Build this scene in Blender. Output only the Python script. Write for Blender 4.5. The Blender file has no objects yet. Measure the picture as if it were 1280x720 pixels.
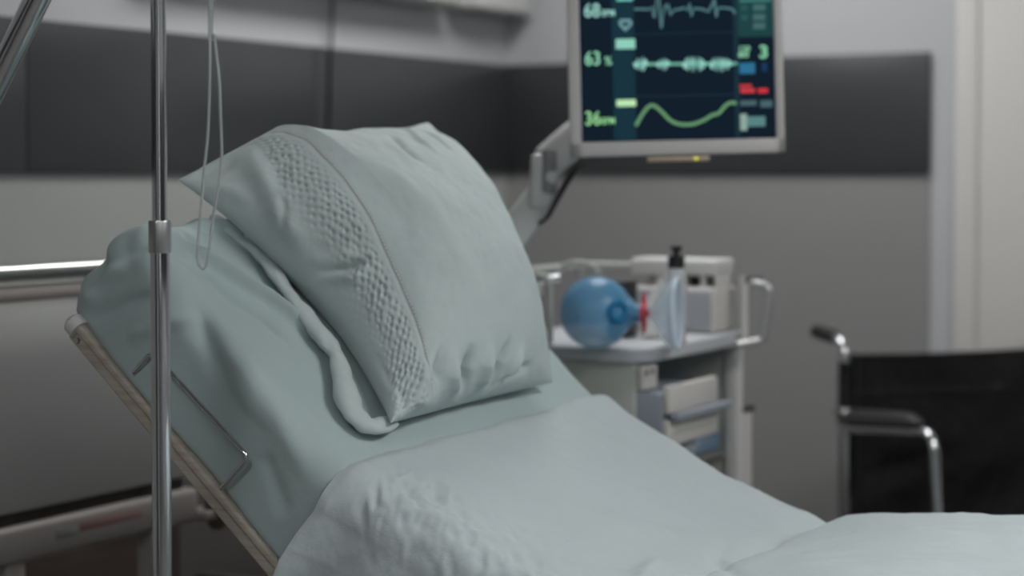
import bpy, bmesh, math, random
import numpy as np
from mathutils import Vector, Matrix, noise as mnoise
R = math.radians
SC = bpy.context.scene
COL = SC.collection
V = lambda *a: np.array(a, float)

# ------------------------------------------------------------------ camera
F_PX = 2400.0
PITCH = math.atan(95 / F_PX); YAW = R(30); SHIFT = -48 / 1280
CAM = V(0, 0, 1.35)
FW = V(-math.sin(YAW) * math.cos(PITCH), math.cos(YAW) * math.cos(PITCH), -math.sin(PITCH))
RT = V(math.cos(YAW), math.sin(YAW), 0); UP = np.cross(RT, FW)
def ray(px, py): return FW + RT * (px - 640) / F_PX + UP * ((360 - py) + SHIFT * 1280) / F_PX
def at(px, py, z): return CAM + ray(px, py) * z
def onplane(px, py, p0, n):
    r = ray(px, py); n = np.array(n, float)
    return CAM + r * (np.dot(np.array(p0, float) - CAM, n) / np.dot(r, n))
cd = bpy.data.cameras.new('camera'); cam = bpy.data.objects.new('camera', cd); COL.objects.link(cam)
cam.location = CAM; cam.rotation_euler = (R(90) - PITCH, 0, YAW)
cd.sensor_width = 36; cd.lens = F_PX * 36 / 1280; cd.shift_y = SHIFT
cd.dof.use_dof = True; cd.dof.focus_distance = 2.82; cd.dof.aperture_fstop = 2.1
cd.clip_start = .05
SC.camera = cam
SC.view_settings.view_transform = 'Standard'; SC.view_settings.look = 'None'
SC.view_settings.gamma = 1; SC.view_settings.exposure = 0; SC.view_settings.use_curve_mapping = False

# ------------------------------------------------------------------ materials
def lin(c):
    return tuple((x / 255 / 12.92 if x / 255 <= .04045 else ((x / 255 + .055) / 1.055) ** 2.4) for x in c)
def mat(name, col, rough=.6, metal=0, spec=.5, bump=None, mix=None, emit=None, trans=0, ior=1.45, alpha=1, sheen=0, coat=0, srgb=False):
    m = bpy.data.materials.new(name); m.use_nodes = True
    nt = m.node_tree; b = nt.nodes['Principled BSDF']
    if srgb: col = lin(col)
    b.inputs['Base Color'].default_value = (*col, 1)
    b.inputs['Roughness'].default_value = rough; b.inputs['Metallic'].default_value = metal
    b.inputs['Specular IOR Level'].default_value = spec
    b.inputs['Transmission Weight'].default_value = trans; b.inputs['IOR'].default_value = ior
    b.inputs['Alpha'].default_value = alpha; b.inputs['Sheen Weight'].default_value = sheen
    b.inputs['Coat Weight'].default_value = coat
    if emit:
        b.inputs['Emission Color'].default_value = (*emit[0], 1); b.inputs['Emission Strength'].default_value = emit[1]
    tc = nt.nodes.new('ShaderNodeTexCoord')
    if mix:   # (other colour, scale, low, high, stretch)
        n = nt.nodes.new('ShaderNodeTexNoise'); n.inputs['Scale'].default_value = mix[1]; n.inputs['Detail'].default_value = 6
        mp = nt.nodes.new('ShaderNodeMapping'); mp.inputs['Scale'].default_value = mix[4] if len(mix) > 4 else (1, 1, 1)
        if len(mix) > 5: mp.inputs['Rotation'].default_value = mix[5]
        nt.links.new(tc.outputs['Object'], mp.inputs['Vector']); nt.links.new(mp.outputs['Vector'], n.inputs['Vector'])
        cr = nt.nodes.new('ShaderNodeValToRGB')
        cr.color_ramp.elements[0].position = mix[2]; cr.color_ramp.elements[0].color = (*col, 1)
        cr.color_ramp.elements[1].position = mix[3]; cr.color_ramp.elements[1].color = (*mix[0], 1)
        nt.links.new(n.outputs['Fac'], cr.inputs['Fac']); nt.links.new(cr.outputs['Color'], b.inputs['Base Color'])
    if bump:  # list of (scale, distance, detail)
        prev = None
        for sc, dist, det in bump:
            n = nt.nodes.new('ShaderNodeTexNoise'); n.inputs['Scale'].default_value = sc; n.inputs['Detail'].default_value = det
            nt.links.new(tc.outputs['Object'], n.inputs['Vector'])
            bp = nt.nodes.new('ShaderNodeBump'); bp.inputs['Strength'].default_value = 1; bp.inputs['Distance'].default_value = dist
            nt.links.new(n.outputs['Fac'], bp.inputs['Height'])
            if prev: nt.links.new(prev.outputs['Normal'], bp.inputs['Normal'])
            prev = bp
        nt.links.new(prev.outputs['Normal'], b.inputs['Normal'])
    return m
def emis(name, col, s=1.0):
    m = bpy.data.materials.new(name); m.use_nodes = True; nt = m.node_tree
    nt.nodes.remove(nt.nodes['Principled BSDF'])
    e = nt.nodes.new('ShaderNodeEmission'); e.inputs['Color'].default_value = (*lin(col), 1); e.inputs['Strength'].default_value = s
    nt.links.new(e.outputs[0], nt.nodes['Material Output'].inputs[0]); return m

M = dict(
    sheet=mat('mint_cotton_sheet', (.385, .475, .47), .85, spec=.3, bump=[(900, .0004, 2), (14, .004, 3)], sheen=.15),
    pillow=mat('mint_cotton_pillowcase', (.46, .535, .53), .85, spec=.3, bump=[(900, .0004, 2), (22, .003, 3)], sheen=.15),
    blanket=mat('pale_mint_blanket', (.455, .52, .53), .85, spec=.3, bump=[(800, .0004, 2), (16, .004, 4)], sheen=.15),
    stitch=mat('pinkish_stitching', (.62, .56, .55), .8),
    chrome=mat('chrome', (.66, .67, .68), .07, 1),
    steel=mat('brushed_steel', (.55, .55, .55), .33, 1, bump=[(300, .0001, 2)]),
    satin=mat('satin_chrome_rail', (.5, .5, .5), .3, 1),
    cream=mat('aged_cream_rail', (.46, .42, .36), .55, mix=((.36, .315, .25), 5, .40, .70, (1.2, 14, 26), (0, R(-41), 0))),
    wallup=mat('pale_grey_wall_paint', (.455, .463, .475), .75, bump=[(180, .0004, 2)]),
    walllow=mat('mid_grey_wall_paint', (.262, .257, .256), .7, bump=[(180, .0004, 2)]),
    wallleft=mat('shaded_grey_green_wall', (.345, .355, .34), .7, bump=[(180, .0004, 2)]),
    band=mat('charcoal_wall_panel', (.043, .045, .048), .3, spec=.7, bump=[(220, .0003, 2)]),
    door=mat('warm_white_door', (.575, .565, .545), .6, bump=[(120, .0003, 2)]),
    floor=mat('grey_vinyl_floor', (.16, .155, .15), .45, mix=((.2, .195, .19), 30, .4, .7)),
    ceil=mat('white_ceiling', (.55, .55, .55), .9, bump=[(60, .001, 2)]),
    white=mat('white_plastic', (.60, .60, .58), .45, bump=[(90, .0002, 1)]),
    cartgrey=mat('pale_green_grey_cart', (.44, .455, .42), .5, bump=[(90, .0002, 1)]),
    carttop=mat('cart_top_laminate', (.50, .52, .54), .4, bump=[(90, .0002, 1)]),
    bluegrey=mat('blue_grey_plastic', (.27, .30, .34), .5),
    cavity=mat('cart_inside', (.20, .20, .19), .6),
    bluebin=mat('blue_bin_plastic', (.16, .26, .36), .4),
    black=mat('black_plastic', (.012, .012, .013), .45),
    vinyl=mat('black_vinyl', (.009, .009, .010), .38, spec=.5, bump=[(7, .02, 3), (350, .0003, 2)]),
    rubber=mat('black_rubber', (.015, .015, .016), .6),
    pad=mat('dark_grey_armrest_pad', (.03, .029, .03), .5, bump=[(300, .0002, 2)]),
    head=mat('grey_headboard_panel', (.47, .475, .46), .55, bump=[(60, .0004, 2)]),
    beam=mat('pinkish_grey_bed_frame', (.31, .285, .27), .5, bump=[(60, .0003, 2)]),
    dark=mat('dark_frame', (.03, .027, .025), .6),
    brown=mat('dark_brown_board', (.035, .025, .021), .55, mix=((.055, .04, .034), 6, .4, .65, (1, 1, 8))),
    bed_shade=mat('bed_shade_grey', (.095, .088, .085), .55),
    bumper=mat('brown_rubber', (.10, .07, .05), .6),
    bezel=mat('monitor_bezel', (.48, .465, .455), .45, bump=[(200, .0002, 1)]),
    armgrey=mat('grey_monitor_arm', (.60, .60, .59), .5, bump=[(120, .0002, 1)]),
    jointgrey=mat('darker_grey_joint', (.24, .24, .25), .5),
    red=mat('red_ring_plastic', (.62, .045, .075), .4),
    stred=mat('red_sticker', (.33, .20, .185), .6), stgreen=mat('green_sticker', (.25, .27, .25), .6),
    tan=mat('tan_strip', (.42, .34, .26), .5),
    device=mat('device_white', (.58, .565, .54), .45, bump=[(90, .0002, 1)]),
    devgrey=mat('device_grey_panel', (.36, .38, .41), .45),
    portblue=mat('blue_port', (.01, .15, .32), .35),
)
def clear(name, col, a, rough=.08, ior=1.4):
    """thin see-through plastic: a share of plain transparency and a share of glossy tinted plastic"""
    m = bpy.data.materials.new(name); m.use_nodes = True; nt = m.node_tree; b = nt.nodes['Principled BSDF']
    b.inputs['Base Color'].default_value = (*col, 1); b.inputs['Roughness'].default_value = rough; b.inputs['IOR'].default_value = ior
    b.inputs['Alpha'].default_value = a
    n = nt.nodes.new('ShaderNodeTexNoise'); n.inputs['Scale'].default_value = 25
    bp = nt.nodes.new('ShaderNodeBump'); bp.inputs['Distance'].default_value = .001
    nt.links.new(n.outputs['Fac'], bp.inputs['Height']); nt.links.new(bp.outputs['Normal'], b.inputs['Normal'])
    return m
M['bag'] = clear('translucent_blue_silicone', (.13, .36, .58), .66, .22)
M['mask'] = clear('clear_mask_plastic', (.66, .78, .88), .48, .10)
M['bottle'] = clear('hazy_bottle_plastic', (.66, .67, .70), .60, .2)
M['film'] = clear('clear_plastic_bag', (.6, .63, .65), .4, .15)
M['tube'] = clear('clear_tubing', (.55, .60, .60), .45, .05, 1.6)

# ------------------------------------------------------------------ object helpers
def root(name, loc, label, cat, group=None):
    o = bpy.data.objects.new(name, None); COL.objects.link(o); o.location = loc; o.empty_display_size = .1
    tag(o, label, cat, group); return o
def tag(o, label, cat, group=None):
    o['label'] = label; o['category'] = cat
    if group: o['group'] = group
    return o
def origin(o):
    p = V(0, 0, 0)
    while o: p += np.array(o.location); o = o.parent
    return p
def finish(name, verts, faces, m, parent=None, loc=None, smooth=True, angle=40):
    verts = np.asarray(verts, float)
    off = origin(parent) if parent else (np.array(loc, float) if loc is not None else V(0, 0, 0))
    me = bpy.data.meshes.new(name); me.from_pydata((verts - off).tolist(), [], [list(map(int, f)) for f in faces])
    me.validate(); me.update()
    bm = bmesh.new(); bm.from_mesh(me)
    bmesh.ops.recalc_face_normals(bm, faces=bm.faces)
    bm.to_mesh(me); bm.free()
    o = bpy.data.objects.new(name, me); COL.objects.link(o)
    me.materials.append(m)
    if smooth:
        me.polygons.foreach_set('use_smooth', [True] * len(me.polygons))
        try: me.set_sharp_from_angle(angle=R(angle))
        except Exception: pass
    if parent: o.parent = parent
    elif loc is not None: o.location = loc
    return o
class G:
    """gathers shapes that make one mesh; xf maps local points to the room"""
    def __init__(s, xf=None): s.v = []; s.f = []; s.xf = xf
    def add(s, v, f):
        n = len(s.v); s.v += [tuple(p) for p in v]; s.f += [[i + n for i in q] for q in f]; return s
    def box(s, lo, hi, bev=0, seg=2):
        bm = bmesh.new(); lo = np.array(lo, float); hi = np.array(hi, float)
        bmesh.ops.create_cube(bm, size=1)
        for v in bm.verts: v.co = Vector((lo + hi) / 2 + np.array(v.co) * (hi - lo))
        if bev: bmesh.ops.bevel(bm, geom=bm.edges[:], offset=bev, segments=seg, affect='EDGES', profile=.5)
        bm.verts.index_update()
        s.add([v.co[:] for v in bm.verts], [[v.index for v in f.verts] for f in bm.faces]); bm.free(); return s
    def tube(s, pts, r, n=14, cap=True, ry=None, up0=None):
        pts = [np.array(p, float) for p in pts]; k = len(pts)
        rs = r if hasattr(r, '__len__') else [r] * k
        rys = rs if ry is None else (ry if hasattr(ry, '__len__') else [ry] * k)
        T = []
        for i in range(k):
            t = pts[min(i + 1, k - 1)] - pts[max(i - 1, 0)]; T.append(t / (np.linalg.norm(t) + 1e-12))
        up = np.array(up0, float) if up0 is not None else (V(0, 0, 1) if abs(T[0][2]) < .9 else V(1, 0, 0))
        vs = []; fs = []
        for i in range(k):
            up = up - T[i] * np.dot(up, T[i]); up /= np.linalg.norm(up); sd = np.cross(T[i], up)
            for j in range(n):
                a = 2 * math.pi * j / n; vs.append(pts[i] + sd * math.cos(a) * rs[i] + up * math.sin(a) * rys[i])
        for i in range(k - 1):
            for j in range(n):
                a = i * n + j; b = i * n + (j + 1) % n; fs.append([a, b, b + n, a + n])
        if cap: fs.append(list(range(n))[::-1]); fs.append([(k - 1) * n + j for j in range(n)])
        return s.add(vs, fs)
    def lathe(s, prof, c, axis=(0, 0, 1), n=40):
        """prof: (distance along axis, radius)"""
        ax = np.array(axis, float); ax /= np.linalg.norm(ax)
        a1 = np.cross(ax, V(0, 0, 1) if abs(ax[2]) < .9 else V(1, 0, 0)); a1 /= np.linalg.norm(a1); a2 = np.cross(ax, a1)
        c = np.array(c, float); vs = []; fs = []
        for h, r in prof:
            for j in range(n):
                a = 2 * math.pi * j / n; vs.append(c + ax * h + (a1 * math.cos(a) + a2 * math.sin(a)) * max(r, 1e-5))
        for i in range(len(prof) - 1):
            for j in range(n):
                a = i * n + j; b = i * n + (j + 1) % n; fs.append([a, b, b + n, a + n])
        return s.add(vs, fs)
    def prism(s, outline, axis, a, b):
        """outline: 2-D loop in the two other axes, extruded from a to b along axis"""
        n = len(outline); vs = []
        for h in (a, b):
            for p in outline:
                q = list(p); q.insert(axis, h); vs.append(q)
        return s.add(vs, [list(range(n))[::-1], list(range(n, 2 * n))] + [[i, (i + 1) % n, (i + 1) % n + n, i + n] for i in range(n)])
    def build(s, name, m, parent=None, loc=None, smooth=True, angle=40):
        v = [s.xf(np.array(p)) for p in s.v] if s.xf else s.v
        return finish(name, v, s.f, m, parent, loc, smooth, angle)
def struct(o): o['kind'] = 'structure'; return o
def smooth_path(pts, sub=6, closed=False):
    pts = [np.array(p, float) for p in pts]; out = []
    for i in range(len(pts) - 1):
        p0 = pts[max(i - 1, 0)]; p1 = pts[i]; p2 = pts[i + 1]; p3 = pts[min(i + 2, len(pts) - 1)]
        for k in range(sub):
            t = k / sub
            out.append(.5 * (2 * p1 + (p2 - p0) * t + (2 * p0 - 5 * p1 + 4 * p2 - p3) * t * t + (3 * p1 - p0 - 3 * p2 + p3) * t ** 3))
    out.append(pts[-1]); return out
def round_path(pts, r, seg=6):
    """polyline with its inner corners rounded by radius r"""
    pts = [np.array(p, float) for p in pts]; out = [pts[0]]
    for i in range(1, len(pts) - 1):
        a = pts[i - 1] - pts[i]; b = pts[i + 1] - pts[i]
        d = min(r, np.linalg.norm(a) * .49, np.linalg.norm(b) * .49)
        p = pts[i] + a / np.linalg.norm(a) * d; q = pts[i] + b / np.linalg.norm(b) * d
        for k in range(seg + 1):
            t = k / seg; out.append((1 - t) ** 2 * p + 2 * t * (1 - t) * pts[i] + t * t * q)
    out.append(pts[-1]); return out
def fbm(P, scale, oct=3, seed=0):
    return np.array([mnoise.fractal(Vector((p[0] * scale + seed, p[1] * scale - seed, p[2] * scale + 2 * seed)), 1.0, 2.0, oct) for p in P])
def seg_dist(U, W, pts):
    """distance of the points (U, W) to a polyline, and how far along it (0..1)"""
    pts = [np.array(p, float) for p in pts]; L = [np.linalg.norm(pts[i + 1] - pts[i]) for i in range(len(pts) - 1)]; tot = sum(L)
    best = np.full(U.shape, 1e9); par = np.zeros(U.shape); side = np.zeros(U.shape); acc = 0
    for i in range(len(pts) - 1):
        d = pts[i + 1] - pts[i]; t = np.clip(((U - pts[i][0]) * d[0] + (W - pts[i][1]) * d[1]) / (d @ d), 0, 1)
        dx = U - pts[i][0] - t * d[0]; dy = W - pts[i][1] - t * d[1]; ds = np.hypot(dx, dy)
        m = ds < best; best[m] = ds[m]; par[m] = ((acc + t * L[i]) / tot)[m]; side[m] = np.sign(d[0] * dy - d[1] * dx)[m]; acc += L[i]
    return best, par, side
def crease(U, W, pts, width, amp, taper=.25, sharp=0):
    d, t, sd = seg_dist(U, W, pts)
    env = np.clip(np.minimum(t, 1 - t) / taper, 0, 1); env = env * env * (3 - 2 * env)
    g = np.exp(-(d / width) ** 2)
    if sharp: g = g * (1 + sharp * sd * d / width)
    return amp * g * env
def grid_faces(nu, nv, base=0):
    a = np.arange(nu - 1)[:, None] * nv + np.arange(nv - 1)[None, :] + base
    return np.stack([a, a + nv, a + nv + 1, a + 1], -1).reshape(-1, 4).tolist()

# ------------------------------------------------------------------ the room
XL, YB = -3.216, 5.536            # left wall, back wall
XR, YF, ZC = 3.4, -2.2, 2.75
def slab(name, lo, hi, m, bev=0): return struct(G().box(lo, hi, bev).build(name, m, loc=((lo[0] + hi[0]) / 2, (lo[1] + hi[1]) / 2, lo[2])))
slab('floor', (XL - .1, YF - .1, -.1), (XR + .1, YB + .1, 0), M['floor'])
slab('ceiling', (XL - .1, YF - .1, ZC), (XR + .1, YB + .1, ZC + .1), M['ceil'])
slab('wall_left', (XL - .1, YF, 0), (XL, YB, ZC), M['wallup'])
slab('wall_back', (XL - .1, YB, 0), (XR + .1, YB + .1, ZC), M['wallup'])
slab('wall_right', (XR, YF, 0), (XR + .1, YB, ZC), M['wallup'])
slab('wall_front', (XL - .1, YF - .1, 0), (XR + .1, YF, ZC), M['wallup'])
BZ0, BZ1 = 1.352, 1.708
XE = -1.768                        # where the cladding of the back wall ends
# cladding under the band, then the charcoal band in panels
slab('wall_left_cladding', (XL, YF + .01, .1), (XL + .006, YB, BZ0), M['wallleft'])  # left wall shade below the band is put into this darker colour
slab('wall_back_cladding', (XL + .006, YB - .006, .1), (XE, YB, BZ0), M['walllow'])
k = 1
for y0, y1 in ((-2.19, .9), (.904, 3.29), (3.294, 4.42), (4.424, YB - .022)):
    slab('trim_%d' % k, (XL, y0, BZ0), (XL + .022, y1, BZ1), M['band'], .0015); k += 1
slab('trim_%d' % k, (XL, YB - .022, BZ0), (XE, YB, BZ1), M['band'], .0015); k += 1
slab('baseboard_left', (XL, YF, 0), (XL + .015, YB, .1), M['band'], .003)
slab('baseboard_back', (XL + .015, YB - .015, 0), (XE, YB, .1), M['band'], .003)
# brown crash board and grey strip, coloured dark for the shade under the bed
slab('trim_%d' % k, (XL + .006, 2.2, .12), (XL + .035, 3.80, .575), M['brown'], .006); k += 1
slab('trim_%d' % k, (XL + .006, 3.804, .12), (XL + .035, YB - .02, .60), M['bed_shade'], .006); k += 1
# pale door at the right end of the back wall: casing flush round a slab with a lever handle
dx0 = -1.689
dr = struct(G().box((dx0 + .07, YB - .02, .01), (dx0 + .97, YB, 2.08), .004).build('door_1', M['door'], loc=(dx0 + .5, YB, 0)))
G().box((dx0, YB - .028, 0), (dx0 + .07, YB, 2.079), .006).box((dx0 + .97, YB - .028, 0), (dx0 + 1.04, YB, 2.079), .006).box((dx0, YB - .028, 2.08), (dx0 + 1.04, YB, 2.15), .006).build('door_casing', M['door'], dr)
G().lathe([(0, .001), (0, .025), (.008, .025), (.01, .01), (.045, .01), (.05, .001)], (dx0 + .89, YB - .02, 1.02), (0, -1, 0)).tube([(dx0 + .89, YB - .06, 1.02), (dx0 + .78, YB - .06, 1.02)], .009).build('door_handle', M['steel'], dr)

# unseen side of the room: dark door, band, boards and window added for chrome reflections
d2 = struct(G().box((-.4, YF, .01), (.6, YF + .03, 2.1), .004).build('added_dark_door', M['band'], loc=(.1, YF, 0)))
G().tube([(.5, YF + .05, 1.0), (.38, YF + .05, 1.0)], .009).build('door_handle', M['steel'], d2)
slab('trim_%d' % k, (XR - .022, YF, .9), (XR, YB, BZ1), M['band'], .0015); k += 1
for x0, x1 in ((-2.9, -1.7), (1.05, 1.75), (2.75, 3.3)): slab('trim_%d' % k, (x0, YF, .0), (x1, YF + .02, 2.4), M['brown'], .0015); k += 1  # unseen tall boards, added as dark stripes for the chrome
wn = struct(G().box((1.9, YF, .85), (2.55, YF + .01, 2.3)).build('added_window', emis('added_window_glow', (235, 240, 245), 1.4), loc=(2.2, YF, 1.5)))  # unseen glowing window, added for bright reflections and some fill light
for z in (.83, 2.3): G().box((1.86, YF, z), (2.59, YF + .03, z + .04), .003).build('added_window_frame', M['white'], wn)
for x in (1.86, 2.55): G().box((x, YF, .871), (x + .04, YF + .03, 2.299), .003).build('added_window_frame', M['white'], wn)

# ceiling light panels
LIGHTS = [((.5, 2.8), 21.5), ((2.2, 2.0), 8.0), ((-2.15, 4.3), 14.0), ((-.9, -.2), 11.5), ((1.55, -.2), 10.0)]  # third panel is an unseen lamp added to brighten the back corner
LW, LH = .6, 1.2
for i, ((lx, ly), p) in enumerate(LIGHTS):
    t = root('ceiling_light', (lx, ly, ZC), ['flat white ceiling light panel above the foot of the bed', 'flat white ceiling light panel nearest the far right corner of the room', 'flat white ceiling light panel added to brighten the back corner', 'flat white ceiling light panel on the near side of the bed', 'flat white ceiling light panel farthest from the bed'][i], 'light', 'ceiling light panels')
    g = G()
    for a, b in (((-LW / 2 - .03, -LH / 2 - .03), (LW / 2 + .03, -LH / 2)), ((-LW / 2 - .03, LH / 2), (LW / 2 + .03, LH / 2 + .03)), ((-LW / 2 - .03, -LH / 2 + .0005), (-LW / 2, LH / 2 - .0005)), ((LW / 2, -LH / 2 + .0005), (LW / 2 + .03, LH / 2 - .0005))):
        g.box((lx + a[0], ly + a[1], ZC - .02), (lx + b[0], ly + b[1], ZC))
    g.build('frame', M['white'], t)
    m = emis('lit_diffuser', (250, 250, 250), p)
    G().box((lx - LW / 2, ly - LH / 2, ZC - .016), (lx + LW / 2, ly + LH / 2, ZC - .004)).build('diffuser', m, t)
w = bpy.data.worlds.new('world'); SC.world = w; w.use_nodes = True
w.node_tree.nodes['Background'].inputs[0].default_value = (.5, .5, .5, 1); w.node_tree.nodes['Background'].inputs[1].default_value = .02

# service units high on the left wall and the cord that hangs from them
for y0, y1, lb in ((3.7, 5.08, 'long white wall cupboard high on the left wall, farther from the corner'), (5.13, YB - .03, 'short white wall cupboard high in the corner of the walls')):
    t = root('wall_cabinet', (XL, (y0 + y1) / 2, 1.865), lb, 'cabinet', 'white cupboards high on the left wall')
    G().box((XL, y0, 1.868), (XL + .10, y1, 2.4), .004).build('body', M['white'], t)
    G().box((XL + .10, y0 + .004, 1.872), (XL + .118, y1 - .004, 2.396), .004).build('door', M['white'], t)
g = G(); g.tube(smooth_path([(XL + .03, 4.50, 1.90), (XL + .028, 4.49, 1.7), (XL + .028, 4.475, 1.45), (XL + .012, 4.462, 1.2), (XL + .012, 4.47, .9), (XL + .012, 4.46, .5)]), .0045, 8)
tag(g.build('power_cord', M['black'], loc=(XL + .012, 4.46, .5)), 'thin black cord hanging down the left wall behind the pillow', 'cord')

# ------------------------------------------------------------------ bed geometry
TH = R(41); ST, CT = math.sin(TH), math.cos(TH)
REF = V(-1.678, 2.264, .99)            # a point of the near top edge of the raised mattress
UPD = V(-CT, 0, ST); NRM = V(ST, 0, CT)  # up the slope; out of the slope
YN, BW = 2.264, .88
S_HEAD, S_FOLD = .385, -.396
Z_SEAT = .73
P_HEAD = REF + UPD * S_HEAD
RAD = .26; TAN = RAD * math.tan(TH / 2); LB = (S_HEAD - S_FOLD) - TAN; LA = RAD * TH
FOLD = REF + UPD * S_FOLD
def bend(l):
    """top line of the mattress: point (x, z) and normal at length l from the head end (arrays)"""
    l = np.asarray(l, float)
    x = np.where(l < LB, P_HEAD[0] + CT * l, 0.); z = np.where(l < LB, P_HEAD[2] - ST * l, 0.); a = np.where(l < LB, TH, 0.)
    A0 = (P_HEAD[0] + CT * LB, P_HEAD[2] - ST * LB); C0 = (A0[0] + ST * RAD, A0[1] + CT * RAD)
    m = (l >= LB) & (l < LB + LA); th = TH - (l - LB) / RAD
    x = np.where(m, C0[0] - np.sin(th) * RAD, x); z = np.where(m, C0[1] - np.cos(th) * RAD, z); a = np.where(m, th, a)
    m = l >= LB + LA
    x = np.where(m, C0[0] + (l - LB - LA), x); z = np.where(m, C0[1] - RAD, z)
    return x, z, np.sin(a), np.cos(a)
def slope_uv(px, py, h=0.0):
    """a pixel of the photo as (length from the head end, distance from the near edge) on the raised mattress"""
    p = onplane(px, py, REF + NRM * h, NRM); return (S_HEAD - np.dot(p - REF, UPD), p[1] - YN)

# ---- mattress with its fitted sheet: a rounded box bent over the fold
TM, LM = .173, .785 + 1.19
def rounded_grid():
    nl, nw, nh = 340, 220, 30
    lat = np.concatenate([np.linspace(0, .82, 271), np.linspace(.82, LM, 71)[1:]])
    faces_v = {}; verts = []; faces = []
    def vid(i, j, k):
        key = (i, j, k)
        if key not in faces_v: faces_v[key] = len(verts); verts.append((lat[i], j / nw * BW, -TM + k / nh * TM))
        return faces_v[key]
    def quad(a, b, c, d): faces.append([a, b, c, d])
    for i in range(nl):
        for j in range(nw):
            for k in (0, nh): quad(vid(i, j, k), vid(i + 1, j, k), vid(i + 1, j + 1, k), vid(i, j + 1, k))
        for k in range(nh):
            for j in (0, nw): quad(vid(i, j, k), vid(i + 1, j, k), vid(i + 1, j, k + 1), vid(i, j, k + 1))
    for j in range(nw):
        for k in range(nh):
            for i in (0, nl): quad(vid(i, j, k), vid(i, j + 1, k), vid(i, j + 1, k + 1), vid(i, j, k + 1))
    return np.array(verts), faces
mv, mf = rounded_grid()
rr = V(.045, .045, .045)     # rounding of the head end, of the long sides, of the top
c = mv.copy()
c[:, 0] = np.clip(mv[:, 0], rr[0], LM - rr[0]); c[:, 1] = np.clip(mv[:, 1], rr[1], BW - rr[1]); c[:, 2] = np.clip(mv[:, 2], -TM + .008, -rr[2])
d = mv - c
rv = np.stack([np.full(len(mv), rr[0]), np.full(len(mv), rr[1]), np.where(d[:, 2] > 0, rr[2], .008)], -1)
q = d / rv; mx = np.abs(q).max(1); ln = np.linalg.norm(q, axis=1)
q = np.where(ln[:, None] > 1e-9, q / np.maximum(ln, 1e-9)[:, None] * mx[:, None], 0)
mv2 = c + q * rv
nrm = np.where(ln[:, None] > 1e-9, q / rv, 0); nl_ = np.linalg.norm(nrm, axis=1); nrm = np.where(nl_[:, None] > 1e-9, nrm / np.maximum(nl_, 1e-9)[:, None], 0)
L_, W_, H_ = mv2.T
disp = fbm(mv2, 5, 3, 3) * .004
top = np.clip(nrm[:, 2], 0, 1)
for pts, wd, am in (([(212, 300), (250, 330), (330, 376), (400, 432)], .010, .007), ([(205, 325), (260, 350), (330, 400), (370, 440)], .012, -.004),
                    ([(225, 285), (275, 300), (330, 330)], .008, .0045), ([(215, 292), (262, 322), (310, 350)], .007, -.003), ([(230, 278), (300, 312)], .007, .004),
                    ([(300, 430), (340, 500), (400, 590)], .02, .004), ([(250, 380), (300, 470), (350, 540)], .018, -.004)):
    disp = disp + crease(L_, W_, [np.array(slope_uv(*p)) + (.044, 0) for p in pts], wd * .85, am * 3.4) * top
sd = np.clip(-nrm[:, 1], 0, 1)       # near side: soft vertical folds of the sheet
fold = np.sin(L_ * 31 + 3 * np.sin(L_ * 9 + 1)) * .006 * np.exp(-((L_ - .03) / .16) ** 2) + np.sin(L_ * 17 + H_ * 14) * .0035
disp = disp + sd * (fold * np.clip(-H_ / .05, 0, 1) + .010 * np.clip(-H_ / TM, 0, 1))
hd = np.clip(-nrm[:, 0], 0, 1)
disp = disp + hd * (.004 * np.sin(W_ * 40) + .010)
corner = sd * hd
def side_lh(px, py):
    p = onplane(px, py, (0, YN, 0), (0, 1, 0)); return (S_HEAD - np.dot(p - REF, UPD) + .044, np.dot(p - REF, NRM))
for pts, wd, am in (([(108, 388), (132, 352), (158, 326)], .012, .008), ([(112, 405), (155, 382), (212, 374)], .012, -.008), ([(160, 425), (215, 402), (250, 398)], .012, .007), ([(118, 345), (150, 322), (180, 312)], .010, -.006),
                    ([(232, 318), (262, 395), (298, 465), (335, 545)], .018, .008), ([(225, 345), (250, 420), (285, 490)], .016, -.006), ([(300, 440), (350, 530), (392, 600)], .016, .006), ([(330, 560), (350, 610), (365, 650)], .014, -.006)):
    disp = disp + crease(L_, H_, [side_lh(*p) for p in pts], wd, am * 1.3) * np.clip(sd + .2, 0, 1)
disp = disp + corner * .012 * np.sin(H_ * 90 + L_ * 40)
mv2 = mv2 + nrm * disp[:, None]
mv2[:, 0] -= .044; mv2[:, 2] += .012 * np.exp(-((mv2[:, 0]) / .12) ** 2) * np.clip(1 + mv2[:, 2] / TM, 0, 1)
x, z, nx, nz = bend(mv2[:, 0])
neg = np.where(mv2[:, 0] < 0, mv2[:, 0], 0)
mw = np.stack([x + nx * mv2[:, 2], YN + mv2[:, 1], z + nz * mv2[:, 2]], -1)
mat_o = finish('mattress', mw, mf, M['sheet'], loc=(-1.2, YN + BW / 2, Z_SEAT - TM), angle=180)
tag(mat_o, 'mattress in a mint fitted sheet bent over the raised backrest of the bed', 'mattress')

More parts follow.
